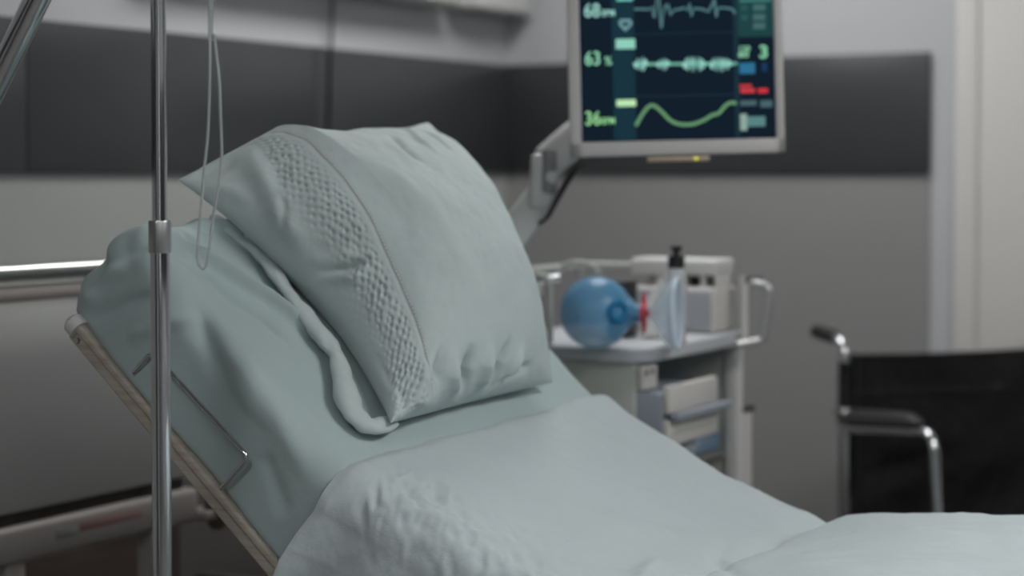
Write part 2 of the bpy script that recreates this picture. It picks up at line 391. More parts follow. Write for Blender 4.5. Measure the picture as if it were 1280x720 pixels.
# ---- blanket
prof = [(-1.622, .951), (-1.60, .941), (-1.545, .912), (-1.464, .873), (-1.40, .842), (-1.339, .813), (-1.256, .782), (-1.195, .768), (-1.158, .758), (-1.130, .765), (-1.08, .775), (-1.0, .784), (-.84, .796), (-.5, .795), (-.2, .787), (-.02, .785)]
pp = np.array(smooth_path([V(a, b) for a, b in prof], 24)); cl = np.concatenate([[0], np.cumsum(np.linalg.norm(np.diff(pp, axis=0), axis=1))])
NU, NV = 360, 330
tt = np.linspace(0, 1, NU) ** 1.15 * cl[-1]
PX = np.interp(tt, cl, pp[:, 0]); PZ = np.interp(tt, cl, pp[:, 1])
tx = np.gradient(PX, tt); tz = np.gradient(PZ, tt)
ker = np.ones(25) / 25
txs = np.convolve(np.pad(tx, 12, 'edge'), ker, 'valid'); tzs = np.convolve(np.pad(tz, 12, 'edge'), ker, 'valid'); tn = np.hypot(txs, tzs)
NX, NZ = -tzs / tn, txs / tn
DN, DF, RB = .33, .30, .065      # drape on the near side, on the far side, edge radius
arc = RB * math.pi / 2; wid = BW + .03
tot = DN + arc + (wid - 2 * RB) + arc + DF
ww = np.linspace(0, tot, NV)
yy = np.empty(NV); hh = np.empty(NV); ny_ = np.empty(NV); nh_ = np.empty(NV)
for i, a in enumerate(ww):
    if a < DN: yy[i] = 0; hh[i] = -RB - (DN - a); ny_[i] = -1; nh_[i] = 0
    elif a < DN + arc: t = (a - DN) / RB; yy[i] = RB - RB * math.cos(t); hh[i] = -RB + RB * math.sin(t); ny_[i] = -math.cos(t); nh_[i] = math.sin(t)
    elif a < DN + arc + wid - 2 * RB: yy[i] = RB + a - DN - arc; hh[i] = 0; ny_[i] = 0; nh_[i] = 1
    elif a < DN + 2 * arc + wid - 2 * RB: t = (a - DN - arc - wid + 2 * RB) / RB; yy[i] = wid - RB + RB * math.sin(t); hh[i] = -RB + RB * math.cos(t); ny_[i] = math.sin(t); nh_[i] = math.cos(t)
    else: yy[i] = wid; hh[i] = -RB - (a - DN - 2 * arc - wid + 2 * RB); ny_[i] = 1; nh_[i] = 0
U, W = np.meshgrid(tt, yy, indexing='ij'); _, H = np.meshgrid(tt, hh, indexing='ij'); _, WA = np.meshgrid(tt, ww, indexing='ij')
_, NYm = np.meshgrid(tt, ny_, indexing='ij'); _, NHm = np.meshgrid(tt, nh_, indexing='ij')
Q = np.stack([U, WA, np.zeros_like(U)], -1).reshape(-1, 3)
D = (fbm(Q, 3.2, 3, 11) * .007 + fbm(Q, 11, 3, 5) * .0022).reshape(U.shape)
# small gathered wrinkles along the near edge
near = np.exp(-((W - .06) / .10) ** 2) * np.clip(NHm + .3, 0, 1)
Q2 = np.stack([U * 1.0 + WA * .7, WA * .45 - U * .2, np.zeros_like(U)], -1).reshape(-1, 3)
rid = 1 - np.abs(fbm(Q2, 26, 3, 8)).reshape(U.shape)
D = D + near * (rid - .75) * .014 * np.clip((U - .03) / .06, 0, 1) * np.clip((.75 - U) / .2, 0, 1)
Q3 = np.stack([U * .8 - WA * .6, WA * .5 + U * .5, np.zeros_like(U)], -1).reshape(-1, 3)
D = D + (1 - np.abs(fbm(Q3, 6, 4, 21)).reshape(U.shape) - .75) * .006
# hanging folds on the near side and flare
dr_ = np.clip(-H / .3, 0, 1) * (NYm < -.5)
D = D + dr_ * (.022 * np.sin(U * 22 + 2.0 + 1.2 * np.sin(U * 7)) + .012 * np.sin(U * 47 + 1) + .022) + (NYm < -.5) * .012 * np.clip((-H - .07) / .06, 0, 1)
dr2 = np.clip(-H / .3, 0, 1) * (NYm > .5); D = D + dr2 * (.02 * np.sin(U * 20) + .022) + (NYm > .5) * .03 * np.clip((-H - .07) / .06, 0, 1)
# the sharp hinge crease across the fold, deeper in places
uc = np.interp(-1.158, PX, tt)
wob = np.array([mnoise.noise(Vector((a * 5, 1.7, 0))) for a in ww]); wob2 = np.array([mnoise.noise(Vector((a * 9, 7.7, 3))) for a in ww])
du = U - uc - (wob * .022)[None, :]
deep = np.clip(.35 + 1.5 * wob2 + .9 * np.exp(-((yy - .80) / .07) ** 2), .05, 1.2)[None, :]
D = D - .022 * deep * np.exp(-(np.where(du < 0, du / .03, du / .009)) ** 2) * np.clip(NHm, 0, 1) + .004 * np.exp(-((du - .03) / .025) ** 2) * np.clip(NHm, 0, 1)
for pts, wd, am in (([(.60, .25), (.48, .42), (.43, .60)], .012, -.007), ([(.52, .10), (.46, .2), (.42, .34)], .014, .008), ([(.30, .86), (.40, .80), (.52, .84)], .02, .006), ([(.20, .30), (.34, .38), (.44, .52)], .03, .004), ([(.62, .7), (.8, .6), (1.0, .68)], .04, .008), ([(.6, .35), (.75, .3), (.9, .4)], .04, .008)):
    D = D + crease(U, W, pts, wd, am) * np.clip(NHm, 0, 1)
# head edge: a soft rolled hem, wavy
ed = np.exp(-(U / .018) ** 2)
hemw = np.interp(ww, np.linspace(0, tot, 40), np.array([mnoise.noise(Vector((i * .45, 4.2, 9))) for i in range(40)]))
U2 = U + ed * 0
farb = np.exp(-((W - (wid - .06)) / .05) ** 2) * np.exp(-((U - .02) / .035) ** 2)
D = D - ed * .010 * np.clip(NHm, 0, 1) + farb * .014
px_ = np.interp(U, tt, PX); pz_ = np.interp(U, tt, PZ); nx_ = np.interp(U, tt, NX); nz_ = np.interp(U, tt, NZ)
hw = ((hemw * .012) + .034 * np.clip(1 - (ww - DN) / (BW), 0, 1) ** 2)[None, :] * np.exp(-U / .14)
Hn = H + D * NHm
BX = px_ + nx_ * Hn + hw * CT; BZ = pz_ + nz_ * Hn - hw * ST; BY = YN - .015 + W + D * NYm
bo = finish('bed_blanket', np.stack([BX, BY, BZ], -1).reshape(-1, 3), grid_faces(NU, NV), M['blanket'], loc=(-.9, YN + BW / 2, .55), angle=180)
so = bo.modifiers.new('thickness', 'SOLIDIFY'); so.thickness = .007; so.offset = -1
tag(bo, 'pale mint blanket spread over the lower half of the bed', 'blanket')

# ---- pillow
def hp(px, py, h): return onplane(px, py, REF + NRM * h, NRM)
cA, cE, cD, cC = hp(222, 225, .055), hp(488, 529, .035), hp(692, 478, .03), hp(535, 153, .165)
NS, NT = 330, 250
s1 = (1 - np.cos(np.linspace(0, math.pi, NS))) / 2 * .55 + np.linspace(0, 1, NS) * .45; t1 = (1 - np.cos(np.linspace(0, math.pi, NT))) / 2 * .55 + np.linspace(0, 1, NT) * .45
Sg, Tg = np.meshgrid(s1, t1, indexing='ij')
def base_pt(s, t):
    pin = .03
    s2 = s + np.where(s < .5, .165 * (1.35 - .7 * t), .02) * (1 - 2 * s) * 4 * t * (1 - t)
    t2 = t + pin * (1 - 2 * t) * 4 * s * (1 - s) * np.where(t > .5, 1.0, .6)
    lift = .085 * (np.minimum(s / .22, 1) * np.where(s > .22, np.exp(-(s - .22) / .35) * (1 - s) / .78, 1)) * t ** 4
    s2, t2 = s2[..., None], t2[..., None]
    return (1 - s2) * (1 - t2) * cE + s2 * (1 - t2) * cD + (1 - s2) * t2 * cA + s2 * t2 * cC + NRM * lift[..., None]
BPt = base_pt(Sg, Tg)
ga = (1 - np.abs(2 * Sg - 1) ** 2.3) ; gb = (1 - np.abs(2 * Tg - 1) ** 2.2)
gp = np.clip(ga, 0, 1) ** .55 * np.clip(gb, 0, 1) ** .50
lens_s, lens_t = .70, .54
TF = .155
hf0 = gp * TF * (1 + .12 * np.cos((Tg - .6) * 3))
F0 = BPt + NRM * hf0[..., None] + V(CT, 0, -ST) * (gp * .03)[..., None]
fN = np.cross(np.gradient(F0, axis=0), np.gradient(F0, axis=1)); fN /= np.linalg.norm(fN, axis=-1, keepdims=True) + 1e-12
rel = F0 - CAM; dz_ = rel @ FW; fpx = 640 + F_PX * (rel @ RT) / dz_; fpy = 360 - F_PX * (rel @ UP) / dz_ + SHIFT * 1280
def edge_line(pts):
    """share of the width, as a function of the height, of a line seen on the pillow front"""
    st = []
    for px, py in pts:
        k_ = np.argmin((fpx - px) ** 2 + (fpy - py) ** 2); st.append((Tg.flat[k_], Sg.flat[k_]))
    st.sort(); tq = np.array([a for a, b in st]); sq = np.array([b for a, b in st])
    g_ = np.interp(t1, tq, sq); kk_ = np.ones(21) / 21; g_ = np.convolve(np.pad(g_, 10, 'edge'), kk_, 'valid')
    return g_
seam_t = edge_line([(388, 178), (398, 192), (420, 215), (440, 240), (460, 270), (475, 300), (488, 330), (500, 360), (514, 390), (525, 420), (531, 445), (533, 470), (532, 495), (529, 515)])
left_t = edge_line([(328, 172), (334, 200), (352, 232), (380, 262), (412, 292), (430, 320), (433, 350), (432, 390), (436, 430), (448, 465), (466, 498), (482, 524)])
# distances measured on the cloth itself, from the seam and from the middle
cum = np.concatenate([np.zeros((1, NT)), np.cumsum(np.linalg.norm(np.diff(F0, axis=0), axis=-1), axis=0)])
X_ = cum - np.array([np.interp(seam_t[k_], s1, cum[:, k_]) for k_ in range(NT)])[None, :]
cum = np.concatenate([np.zeros((NS, 1)), np.cumsum(np.linalg.norm(np.diff(F0, axis=1), axis=-1), axis=1)], axis=1)
Y_ = cum - cum[:, NT // 2][:, None] + 2
q = np.stack([X_, Y_, 0 * X_], -1).reshape(-1, 3)
edgefade = np.clip(np.minimum(np.minimum(Sg, 1 - Sg) / .02, np.minimum(Tg, 1 - Tg) / .02), 0, 1)
Df = fbm(q, 5, 3, 31).reshape(X_.shape) * .007 + fbm(q, 14, 3, 2).reshape(X_.shape) * .0025
seam = np.broadcast_to(seam_t[None, :], Sg.shape)
bandm = np.clip((seam - .012 - Sg) / .015, 0, 1) * np.clip((Sg - left_t[None, :] + .02) / .04, 0, 1)
wob = fbm(q, 9, 2, 44).reshape(X_.shape)
wu = X_ + 5 + .008 * wob; wv = Y_ + .007 * np.roll(wob, 9, 0)
row = np.floor(wv / .0102); ph = (row % 2) * .5
cu0 = wu / .0132 + ph; cv0 = wv / .0102
hsh = np.sin(np.floor(cu0) * 127.1 + row * 311.7) * 43758.5453; hsh = hsh - np.floor(hsh); hs2 = (hsh * 57.31) % 1
cu = cu0 % 1 - .5 + (hsh - .5) * .36; cv = cv0 % 1 - .5 + (hs2 - .5) * .36
dim = np.exp(-((cu * .0132) ** 2 + (cv * .0102) ** 2) / .0031 ** 2) * (.45 + .75 * hsh)
emb = (.0015 - .0056 * dim) * np.clip(.75 + 1.1 * np.abs(fbm(q, 6, 2, 71).reshape(X_.shape)), 0, 1.15)
Df = Df + bandm * emb
Df = Df - .0018 * np.exp(-((Sg - seam) / .006) ** 2)
def cloth_at(px, py): return F0.reshape(-1, 3)[np.argmin((fpx - px) ** 2 + (fpy - py) ** 2)]
def crease3(P, pts, width, amp, taper=.3):
    L = [np.linalg.norm(pts[k + 1] - pts[k]) for k in range(len(pts) - 1)]; tot = sum(L); acc = 0
    best = np.full(P.shape[:2], 1e9); par = np.zeros(P.shape[:2])
    for k in range(len(L)):
        d = pts[k + 1] - pts[k]; t = np.clip(((P - pts[k]) @ d) / (d @ d + 1e-12), 0, 1)
        ds = np.linalg.norm(P - pts[k] - t[..., None] * d, axis=-1); m = ds < best; best[m] = ds[m]; par[m] = ((acc + t * L[k]) / tot)[m]; acc += L[k]
    env = np.clip(np.minimum(par, 1 - par) / taper, 0, 1); env = env * env * (3 - 2 * env)
    return amp * np.exp(-(best / width) ** 2) * env
for pts, wd, am in (
    ([(374, 380), (382, 355), (400, 341), (430, 336), (466, 320)], .006, -.010), ([(382, 388), (391, 364), (410, 351), (445, 346), (470, 334)], .010, .009),
    ([(370, 350), (385, 333), (420, 324), (450, 308)], .012, .005), ([(340, 300), (352, 330), (372, 356)], .012, -.005),
    ([(412, 423), (439, 429), (469, 452), (493, 490)], .008, -.009), ([(428, 455), (450, 490), (478, 524)], .010, -.010), ([(440, 440), (466, 470), (490, 510)], .010, .008),
    ([(432, 480), (450, 505), (470, 522)], .008, .007), ([(500, 480), (505, 505), (500, 528)], .008, -.006), ([(520, 470), (524, 500), (520, 520)], .009, .006),
    ([(298, 168), (322, 205), (346, 250), (368, 310), (382, 350)], .022, .009), ([(322, 180), (345, 215), (352, 245)], .012, -.006), ([(350, 240), (356, 262), (352, 290)], .008, -.005),
    ([(235, 224), (262, 214), (300, 200)], .010, -.004), ([(250, 232), (290, 240), (320, 262)], .014, .004),
    ([(556, 425), (549, 462), (543, 512)], .009, -.011), ([(592, 425), (585, 465), (574, 504)], .010, -.014), ([(642, 420), (626, 452), (604, 492)], .010, -.014), ([(668, 456), (642, 467), (615, 488)], .008, -.010),
    ([(570, 430), (566, 470), (559, 505)], .010, .009), ([(616, 420), (606, 455), (590, 496)], .011, .010), ([(655, 425), (642, 452), (622, 484)], .008, .008), ([(535, 440), (530, 475), (527, 518)], .010, .008),
    ([(487, 168), (505, 184), (535, 204)], .009, -.007), ([(500, 160), (525, 176), (556, 194)], .008, .006), ([(515, 158), (545, 172), (572, 196)], .007, -.006),
    ([(540, 175), (575, 220), (610, 290)], .02, .004), ([(430, 215), (480, 240), (520, 290)], .03, -.005), ([(560, 300), (590, 350), (600, 400)], .03, .005), ([(470, 200), (540, 260), (580, 330)], .02, .003)):
    cp = [cloth_at(*p) for p in pts]
    if pts[-1][1] > 480 and pts[-1][0] > 515:      # pleats that run into the lower seam
        a, b = cp[-2], cp[-1]; cp[-1] = b + (b - a) / np.linalg.norm(b - a) * .05; wd *= 1.2; am *= 1.35
    Df = Df + crease3(F0, cp, wd, am * 1.25)
FP = F0 + fN * (Df * edgefade)[..., None]
hb = gp * .10
BP = BPt - NRM * hb[..., None]
hgt = (BP - REF) @ NRM; BP = BP + NRM * np.maximum(.012 - hgt, 0)[..., None]
fh = (FP - REF) @ NRM; FP = FP + NRM * np.maximum(.016 - fh, 0)[..., None]
vv = np.concatenate([FP.reshape(-1, 3), BP.reshape(-1, 3)])
idx = np.arange(NS * NT).reshape(NS, NT); back = idx + NS * NT
back = back.copy(); edge = np.zeros((NS, NT), bool); edge[0] = edge[-1] = True; edge[:, 0] = edge[:, -1] = True
back[edge] = idx[edge]
def qf(ix): return np.stack([ix[:-1, :-1], ix[1:, :-1], ix[1:, 1:], ix[:-1, 1:]], -1).reshape(-1, 4).tolist()
used = np.ones(len(vv), bool); used[(idx + NS * NT)[edge]] = False
remap = np.cumsum(used) - 1
pf = [[remap[i] for i in f] for f in qf(idx) + qf(back)]
pc = hp(480, 430, 0.01)
pil = root('pillow', pc, 'plump mint pillow with embroidered band leaning on raised backrest', 'pillow')
finish('pillowcase', vv[used], pf, M['pillow'], pil, angle=180)
# stitched seam beside the band
gi = G()
def fsurf(s, t):
    i = np.interp(s, s1, np.arange(NS)); j = np.interp(t, t1, np.arange(NT)); a, b = int(round(float(i))), int(round(float(j))); return FP[a, b]
for off in (0, ):
    path = []
    for t in np.linspace(.03, .97, 150): path.append(fsurf(float(np.interp(t, t1, seam_t)) + .004, t) + NRM * .0012)
    pth = np.array(path); kk = np.ones(7) / 7
    pth = np.stack([np.convolve(np.pad(pth[:, i], 3, 'edge'), kk, 'valid') for i in range(3)], -1)
    for i in range(0, len(pth) - 2, 2): gi.tube([pth[i], pth[i + 1]], .0011, 6)
gi.build('seam_stitching', M['stitch'], pil)
# open hem of the case: a soft flattened roll along the near edge
hem = [(264, 268, .028), (280, 282, .024), (302, 299, .020), (326, 319, .018), (345, 345, .018), (366, 374, .018), (394, 410, .020), (416, 436, .022), (427, 465, .022), (433, 495, .020), (443, 519, .018), (466, 533, .018), (492, 526, .017)]
hpth = smooth_path([hp(a, b, h) for a, b, h in hem], 10); n = len(hpth)
hr = [(.0140 + .011 * (i / n) ** 1.5) * min(1, .35 + 6 * i / n) * min(1, .4 + 5 * (n - 1 - i) / n) * (1 + .10 * math.sin(i * .21 + 1) + .05 * math.sin(i * .5)) for i in range(n)]
gh = G().tube(hpth, hr, 20, ry=[r * .58 for r in hr], up0=NRM)
ho = gh.build('pillowcase_hem', M['pillow'], pil, angle=180)
hv = np.array([v.co[:] for v in ho.data.vertices]); nn = fbm(hv, 30, 3, 6) * .0045
for v, a in zip(ho.data.vertices, nn): v.co = v.co + Vector(NRM * a)

# ---- the bed itself
BL = (-1.15, YN + BW / 2, 0)
bed = root('hospital_bed', BL, 'adjustable hospital bed with raised backrest and cream side rail', 'bed')
def onb(s, h, y): p = REF + UPD * s + NRM * h; return V(p[0], y, p[2])
for y0, y1, nm in ((YN - .016, YN + .006, 'backrest_side_rail'), (YN + BW - .006, YN + BW + .016, 'backrest_side_rail')):
    for_s = []
    g = G()
    # stepped section: an upper lip and a lower web, mitred at the head end
    for h0, h1, a0, a1 in ((-.169, -.182, y0, y1), (-.182, -.203, y0 + (.006 if y0 < YN else 0), y1 - (0 if y0 < YN else .006))):
        P = [onb(.392, h0, a0), onb(.392, h1, a0), onb(S_FOLD - .02, h1, a0), onb(S_FOLD - .02, h0, a0)]
        Qs = [V(p[0], a1, p[2]) for p in P]
        g.add(P + Qs, [[0, 1, 2, 3], [4, 5, 6, 7], [0, 4, 5, 1], [1, 5, 6, 2], [2, 6, 7, 3], [3, 7, 4, 0]])
    ob = g.build(nm, M['cream'], bed, smooth=False)
    bv = ob.modifiers.new('b', 'BEVEL'); bv.width = .004; bv.segments = 2
    # pale rubber end cap and its bolt
    e = onb(.394, -.180, (y0 + y1) / 2)
    G().tube([e - UPD * .012, e + UPD * .006, e + UPD * .013], [.018, .018, .011], 16).build('end_cap', M['white'], bed)
b0 = onb(.372, -.192, YN - .011)
G().lathe([(0, .0001), (0, .005), (.003, .004), (.0035, .0001)], b0, (0, -1, 0), 12).build('bolt', M['steel'], bed)
# backrest deck and seat deck under the mattress
P = [onb(.385, -.171, 0), onb(.385, -.190, 0), onb(S_FOLD, -.190, 0), onb(S_FOLD, -.171, 0)]
g = G(); A = [V(p[0], YN + .004, p[2]) for p in P]; B = [V(p[0], YN + BW - .004, p[2]) for p in P]
g.add(A + B, [[0, 1, 2, 3], [4, 5, 6, 7], [0, 4, 5, 1], [1, 5, 6, 2], [2, 6, 7, 3], [3, 7, 4, 0]]); g.build('backrest_deck', M['dark'], bed, smooth=False)
sz = Z_SEAT - TM - .004
G().box((FOLD[0] - .12, YN + .01, sz - .03), (0.06, YN + BW - .01, sz), .004).build('seat_deck', M['dark'], bed)
for y in (YN - .005, YN + BW - .035):
    G().box((-2.56, y, sz - .10), (.055, y + .04, sz - .035), .006).build('side_frame', M['dark'], bed)
for x in (-2.2, -1.5, -.4): G().box((x, YN + .02, sz - .095), (x + .05, YN + BW - .02, sz - .04), .005).build('cross_member', M['dark'], bed)
# wire loop that keeps the mattress in place, clipped to the near rail
A0, A1 = hp(166, 465, -.162), hp(275, 611, -.162)
sA = np.dot(A0 - REF, UPD); sB = np.dot(A1 - REF, UPD)
def side(px, py, y): return onplane(px, py, (0, y, 0), (0, 1, 0))
yl = YN - .016
lp = [side(167, 466, yl), side(190, 440, yl - .004), side(215, 440, yl - .006), side(311, 572, yl - .006), side(276, 611, yl)]
lp[2] = lp[1] * .82 + lp[3] * .18
lp = [lp[0], lp[1], lp[3], lp[4]]
G().tube(round_path(lp, .014), .0038, 10).build('mattress_retainer', M['chrome'], bed)
# second retainer on the far side
G().tube(round_path([V(p[0], 2 * YN + BW - p[1], p[2]) for p in lp], .014), .0038, 10).build('mattress_retainer', M['chrome'], bed)
# headboard: panel with a thick rounded rim, bright rail above it, frame end beam and posts
XH = -2.6
G().box((XH - .018, YN - .05, .712), (XH + .006, YN + BW + .05, 1.115), .01).build('headboard_panel', M['head'], bed)
G().tube(round_path([(XH - .006, YN - .05, .72), (XH - .006, YN - .05, 1.123), (XH - .006, YN + BW + .05, 1.123), (XH - .006, YN + BW + .05, .72)], .05), .017, 14).build('headboard_rim', M['beam'], bed)
G().tube(round_path([(XH, YN - .02, 1.11), (XH, YN - .02, 1.164), (XH, YN + BW + .02, 1.164), (XH, YN + BW + .02, 1.11)], .03), .0165, 18).build('headboard_rail', M['satin'], bed)
G().box((XH - .03, YN - .06, .618), (XH + .02, YN + BW + .01, .690), .012, 3).build('head_beam', M['beam'], bed)
for y in (2.60, YN + BW - .14):
    G().box((XH - .025, y, .20), (XH + .015, y + .05, .66), .006).build('head_post', M['beam'], bed)
    G().box((XH - .012, y - .02, .655), (XH + .0, y + .03, .74), .003).build('panel_bracket', M['dark'], bed)
y0 = onplane(100, 600, (XH + .021, 0, 0), (1, 0, 0))[1]; y1 = onplane(178, 590, (XH + .021, 0, 0), (1, 0, 0))[1]; y2 = onplane(70, 600, (XH + .021, 0, 0), (1, 0, 0))[1]
G().box((XH + .0195, y0, .656), (XH + .0206, y1, .672), .0003).build('warning_sticker', M['stred'], bed)
G().box((XH + .0195, y2, .65), (XH + .0206, y0 - .01, .668), .0003).build('inspection_sticker', M['stgreen'], bed)
G().lathe([(-.02, .0001), (-.02, .012), (0, .024), (.03, .03), (.05, .026), (.06, .0001)], (XH + .03, YN + BW + .055, .615), (0, 0, 1), 20).build('corner_bumper', M['bumper'], bed)
G().box((XH - .02, YN + BW, .62), (XH + .045, YN + BW + .07, .64), .005).build('bumper_bracket', M['beam'], bed)
G().box((XH - .012, YN - .03, .686), (XH - .002, YN + BW - .02, .716), .002).build('gap_shade_strip', M['dark'], bed)  # dark strip painting in the shaded gap under the headboard panel
# lifting pole that slants up over the bed from the near head corner
pq = [onplane(*p, (0, YN - .01, 0), (0, 1, 0)) for p in ((-14, 122), (20, 54), (46, 0))]
ddir = (pq[2] - pq[0]) / np.linalg.norm(pq[2] - pq[0])
low = pq[0] - ddir * ((pq[0][2] - .75) / ddir[2])
G().tube(round_path([(low[0] - .0, YN - .01, .55), low, pq[2] + ddir * .45, pq[2] + ddir * .45 + V(.35, .25, .05)], .09, 10), .0205, 20).build('lifting_pole', M['chrome'], bed)
G().box((low[0] - .05, YN - .05, .55), (low[0] + .05, YN + .03, .64), .008).build('pole_socket', M['dark'], bed)
# scissor lift, wheel base and casters
for x0, x1 in ((-2.15, -.55), (-.55, -2.15)):
    for y in (YN + .16, YN + BW - .19): G().tube([(x0, y, .2), (x1, y, sz - .08)], .02, 10).build('lift_arm', M['dark'], bed)
for y in (YN + .10, YN + BW - .14): G().box((-2.5, y, .15), (-.1, y + .05, .21), .006).build('base_rail', M['beam'], bed)
for x in (-2.45, -.18): G().box((x, YN + .06, .16), (x + .05, YN + BW - .06, .205), .006).build('base_cross_rail', M['beam'], bed)
for x in (-2.42, -.16):
    for y in (YN + .10, YN + BW - .10):
        cst = G().lathe([(-.018, .001), (-.018, .05), (-.012, .062), (.012, .062), (.018, .05), (.018, .001)], (x, y, .063), (0, 1, 0), 24).build('caster', M['rubber'], bed)
        G().tube([(x, y, .125), (x, y, .17)], .012, 10).build('caster_stem', M['steel'], cst)
G().box((.06, YN - .03, .45), (.09, YN + BW + .03, .95), .012).build('footboard', M['head'], bed)

# ------------------------------------------------------------------ iv pole and tubing
pb = at(201, 460, 2.6); PXp, PYp = pb[0], pb[1]
iv = root('iv_pole', (PXp, PYp, 0), 'upright chrome drip stand pole in front of the bed', 'iv pole')
G().tube([(PXp, PYp, .06), (PXp, PYp, 1.247)], .0132, 28).build('lower_tube', M['chrome'], iv)
G().lathe([(0, .0125), (0, .0146), (.0025, .0153), (.041, .0153), (.0435, .0146), (.0435, .0105)], (PXp, PYp, 1.243), (0, 0, 1), 32).build('height_collar', M['steel'], iv)
G().tube([(PXp, PYp, 1.1), (PXp, PYp, 2.02)], .0103, 24).build('upper_tube', M['chrome'], iv)
hd_ = RT
for sg in (1, -1):
    c0 = V(PXp, PYp, 2.0)
    G().tube(round_path([c0, c0 + hd_ * sg * .07, c0 + hd_ * sg * .085 + V(0, 0, -.02), c0 + hd_ * sg * .10 + V(0, 0, .02)], .012), .004, 10).build('hook', M['chrome'], iv)
for i in range(5):
    a = R(72 * i + 62); dx, dy = math.cos(a), math.sin(a)
    lg = G().tube([(PXp, PYp, .10), (PXp + dx * .12, PYp + dy * .12, .095), (PXp + dx * .27, PYp + dy * .27, .075)], [.014, .013, .010], 12).build('base_leg', M['steel'], iv)
    G().lathe([(-.012, .001), (-.012, .02), (-.008, .027), (.008, .027), (.012, .02), (.012, .001)], (PXp + dx * .27, PYp + dy * .27, .029), (-dy, dx, 0), 18).tube([(PXp + dx * .27, PYp + dy * .27, .05), (PXp + dx * .27, PYp + dy * .27, .075)], .006, 8).build('caster', M['rubber'], lg)
G().lathe([(0, .001), (0, .03), (.035, .03), (.045, .016), (.045, .001)], (PXp, PYp, .075), (0, 0, 1), 24).build('base_hub', M['steel'], iv)
hk = V(PXp, PYp, 2.0) + RT * .085 + V(0, 0, -.0115)
tz_ = 2.585
tp = [(262, 1), (262.5, 60), (262, 110), (260, 165), (256, 205), (252.5, 245), (249, 285), (247, 318), (249, 331), (254, 335.5), (258, 329), (261, 312), (266, 275), (272, 240), (276.5, 205), (277, 180), (275.5, 140), (274.5, 105), (271.5, 75), (268, 45), (265, 15)]
tp3 = [at(a, b, tz_ - .006 * math.sin(i * .5)) for i, (a, b) in enumerate(tp)]
path = [hk + V(0, 0, -.02) - RT * .004 + UP * 0] + [p for p in tp3]
up_l = smooth_path([hk + V(0, 0, .010), hk + V(0, 0, .003) - RT * .006, hk - V(0, 0, .05) - RT * .008] + tp3 + [hk - V(0, 0, .05) + RT * .006 - FW * .006, hk + V(0, 0, .003) + RT * .006 - FW * .006, hk + V(0, 0, .010) - FW * .003], 6)
tb = G().tube(up_l, .0021, 10, cap=False).tube(up_l, .0013, 8, cap=False).build('drip_tubing', M['tube'], loc=tuple(tp3[9]))
tag(tb, 'clear plastic drip tubing hanging in a long loop beside the pole', 'tubing')

# ------------------------------------------------------------------ patient monitor on its arm
MZ = 3.75; KM = MZ / F_PX
mo = at(713, 196, MZ); roll = R(1.28)
mX = RT * math.cos(roll) + UP * math.sin(roll); mZ = -RT * math.sin(roll) + UP * math.cos(roll); mY = np.cross(mZ, mX)
mXw = lambda p: mo + mX * p[0] + mY * p[1] + mZ * p[2]     # local: x right, y into the screen, z up
SP = at(598, 352, 3.97)
mon = root('patient_monitor', (SP[0], SP[1], 0), 'wall-height vital signs monitor on grey arm with waveform screen', 'monitor')
mon['label'] = 'grey framed vital signs monitor on a jointed arm behind the bed'
MW, MHh = 269 * KM, 212 * KM * 1.0
MHh = .345
bz = G(mXw)
bw, bb = 15 * KM, 18 * KM
rw = 11 * KM
out = [(0, 0, MW, MHh)]
bz.box((0, 0, 0), (bw, .035, MHh), .004).box((MW - rw, 0, 0), (MW, .035, MHh), .004).box((0, 0, 0), (MW, .035, bb), .004).box((0, 0, MHh - bb), (MW, .035, MHh), .004)
bz.build('bezel', M['bezel'], mon)
G(mXw).box((.006, .012, .006), (MW - .006, .05, MHh - .006), .008).box((.06, .05, .05), (MW - .06, .075, MHh - .05), .012).build('housing', M['bezel'], mon)
scr = G(mXw).box((bw - .001, .006, bb - .001), (MW - rw + .001, .010, MHh - bb + .001)).build('screen', emis('screen_glow', (19, 31, 43)), mon, smooth=False)
def sp(px, py):
    """a photo pixel as (x, z) on the monitor face"""
    dx, dz = (px - 713) * KM, (196 - py) * KM
    return dx * math.cos(roll) + dz * math.sin(roll), -dx * math.sin(roll) + dz * math.cos(roll)
ems = {}
def ecol(c):
    if c not in ems: ems[c] = emis('screen_colour_%d' % len(ems), c)
    return ems[c]
def sbox(name, x0, y0, x1, y1, c, dep=.0048, parent=scr):
    a = sp(x0, y1); b = sp(x1, y0); return G(mXw).box((a[0], dep, a[1]), (b[0], .0062, b[1])).build(name, ecol(c), parent, smooth=False)
def sline(name, pts, wd, c, dep=.0042):
    g = G(mXw); P = [np.array(sp(*p)) for p in pts]; vs = []; fs = []
    for i, p in enumerate(P):
        t = P[min(i + 1, len(P) - 1)] - P[max(i - 1, 0)]; t /= np.linalg.norm(t) + 1e-12; n = V(-t[1], t[0]) * wd * KM / 2
        for y in (dep, .0061):
            vs += [(p[0] + n[0], y, p[1] + n[1]), (p[0] - n[0], y, p[1] - n[1])]
    for i in range(len(P) - 1):
        a = i * 4; b = a + 4; fs += [[a, a + 1, b + 1, b], [a + 2, b + 2, b + 3, a + 3], [a, b, b + 2, a + 2], [a + 1, a + 3, b + 3, b + 1]]
    fs += [[0, 2, 3, 1], [len(vs) - 4, len(vs) - 3, len(vs) - 1, len(vs) - 2]]
    return g.add(vs, fs).build(name, ecol(c), scr, smooth=False)
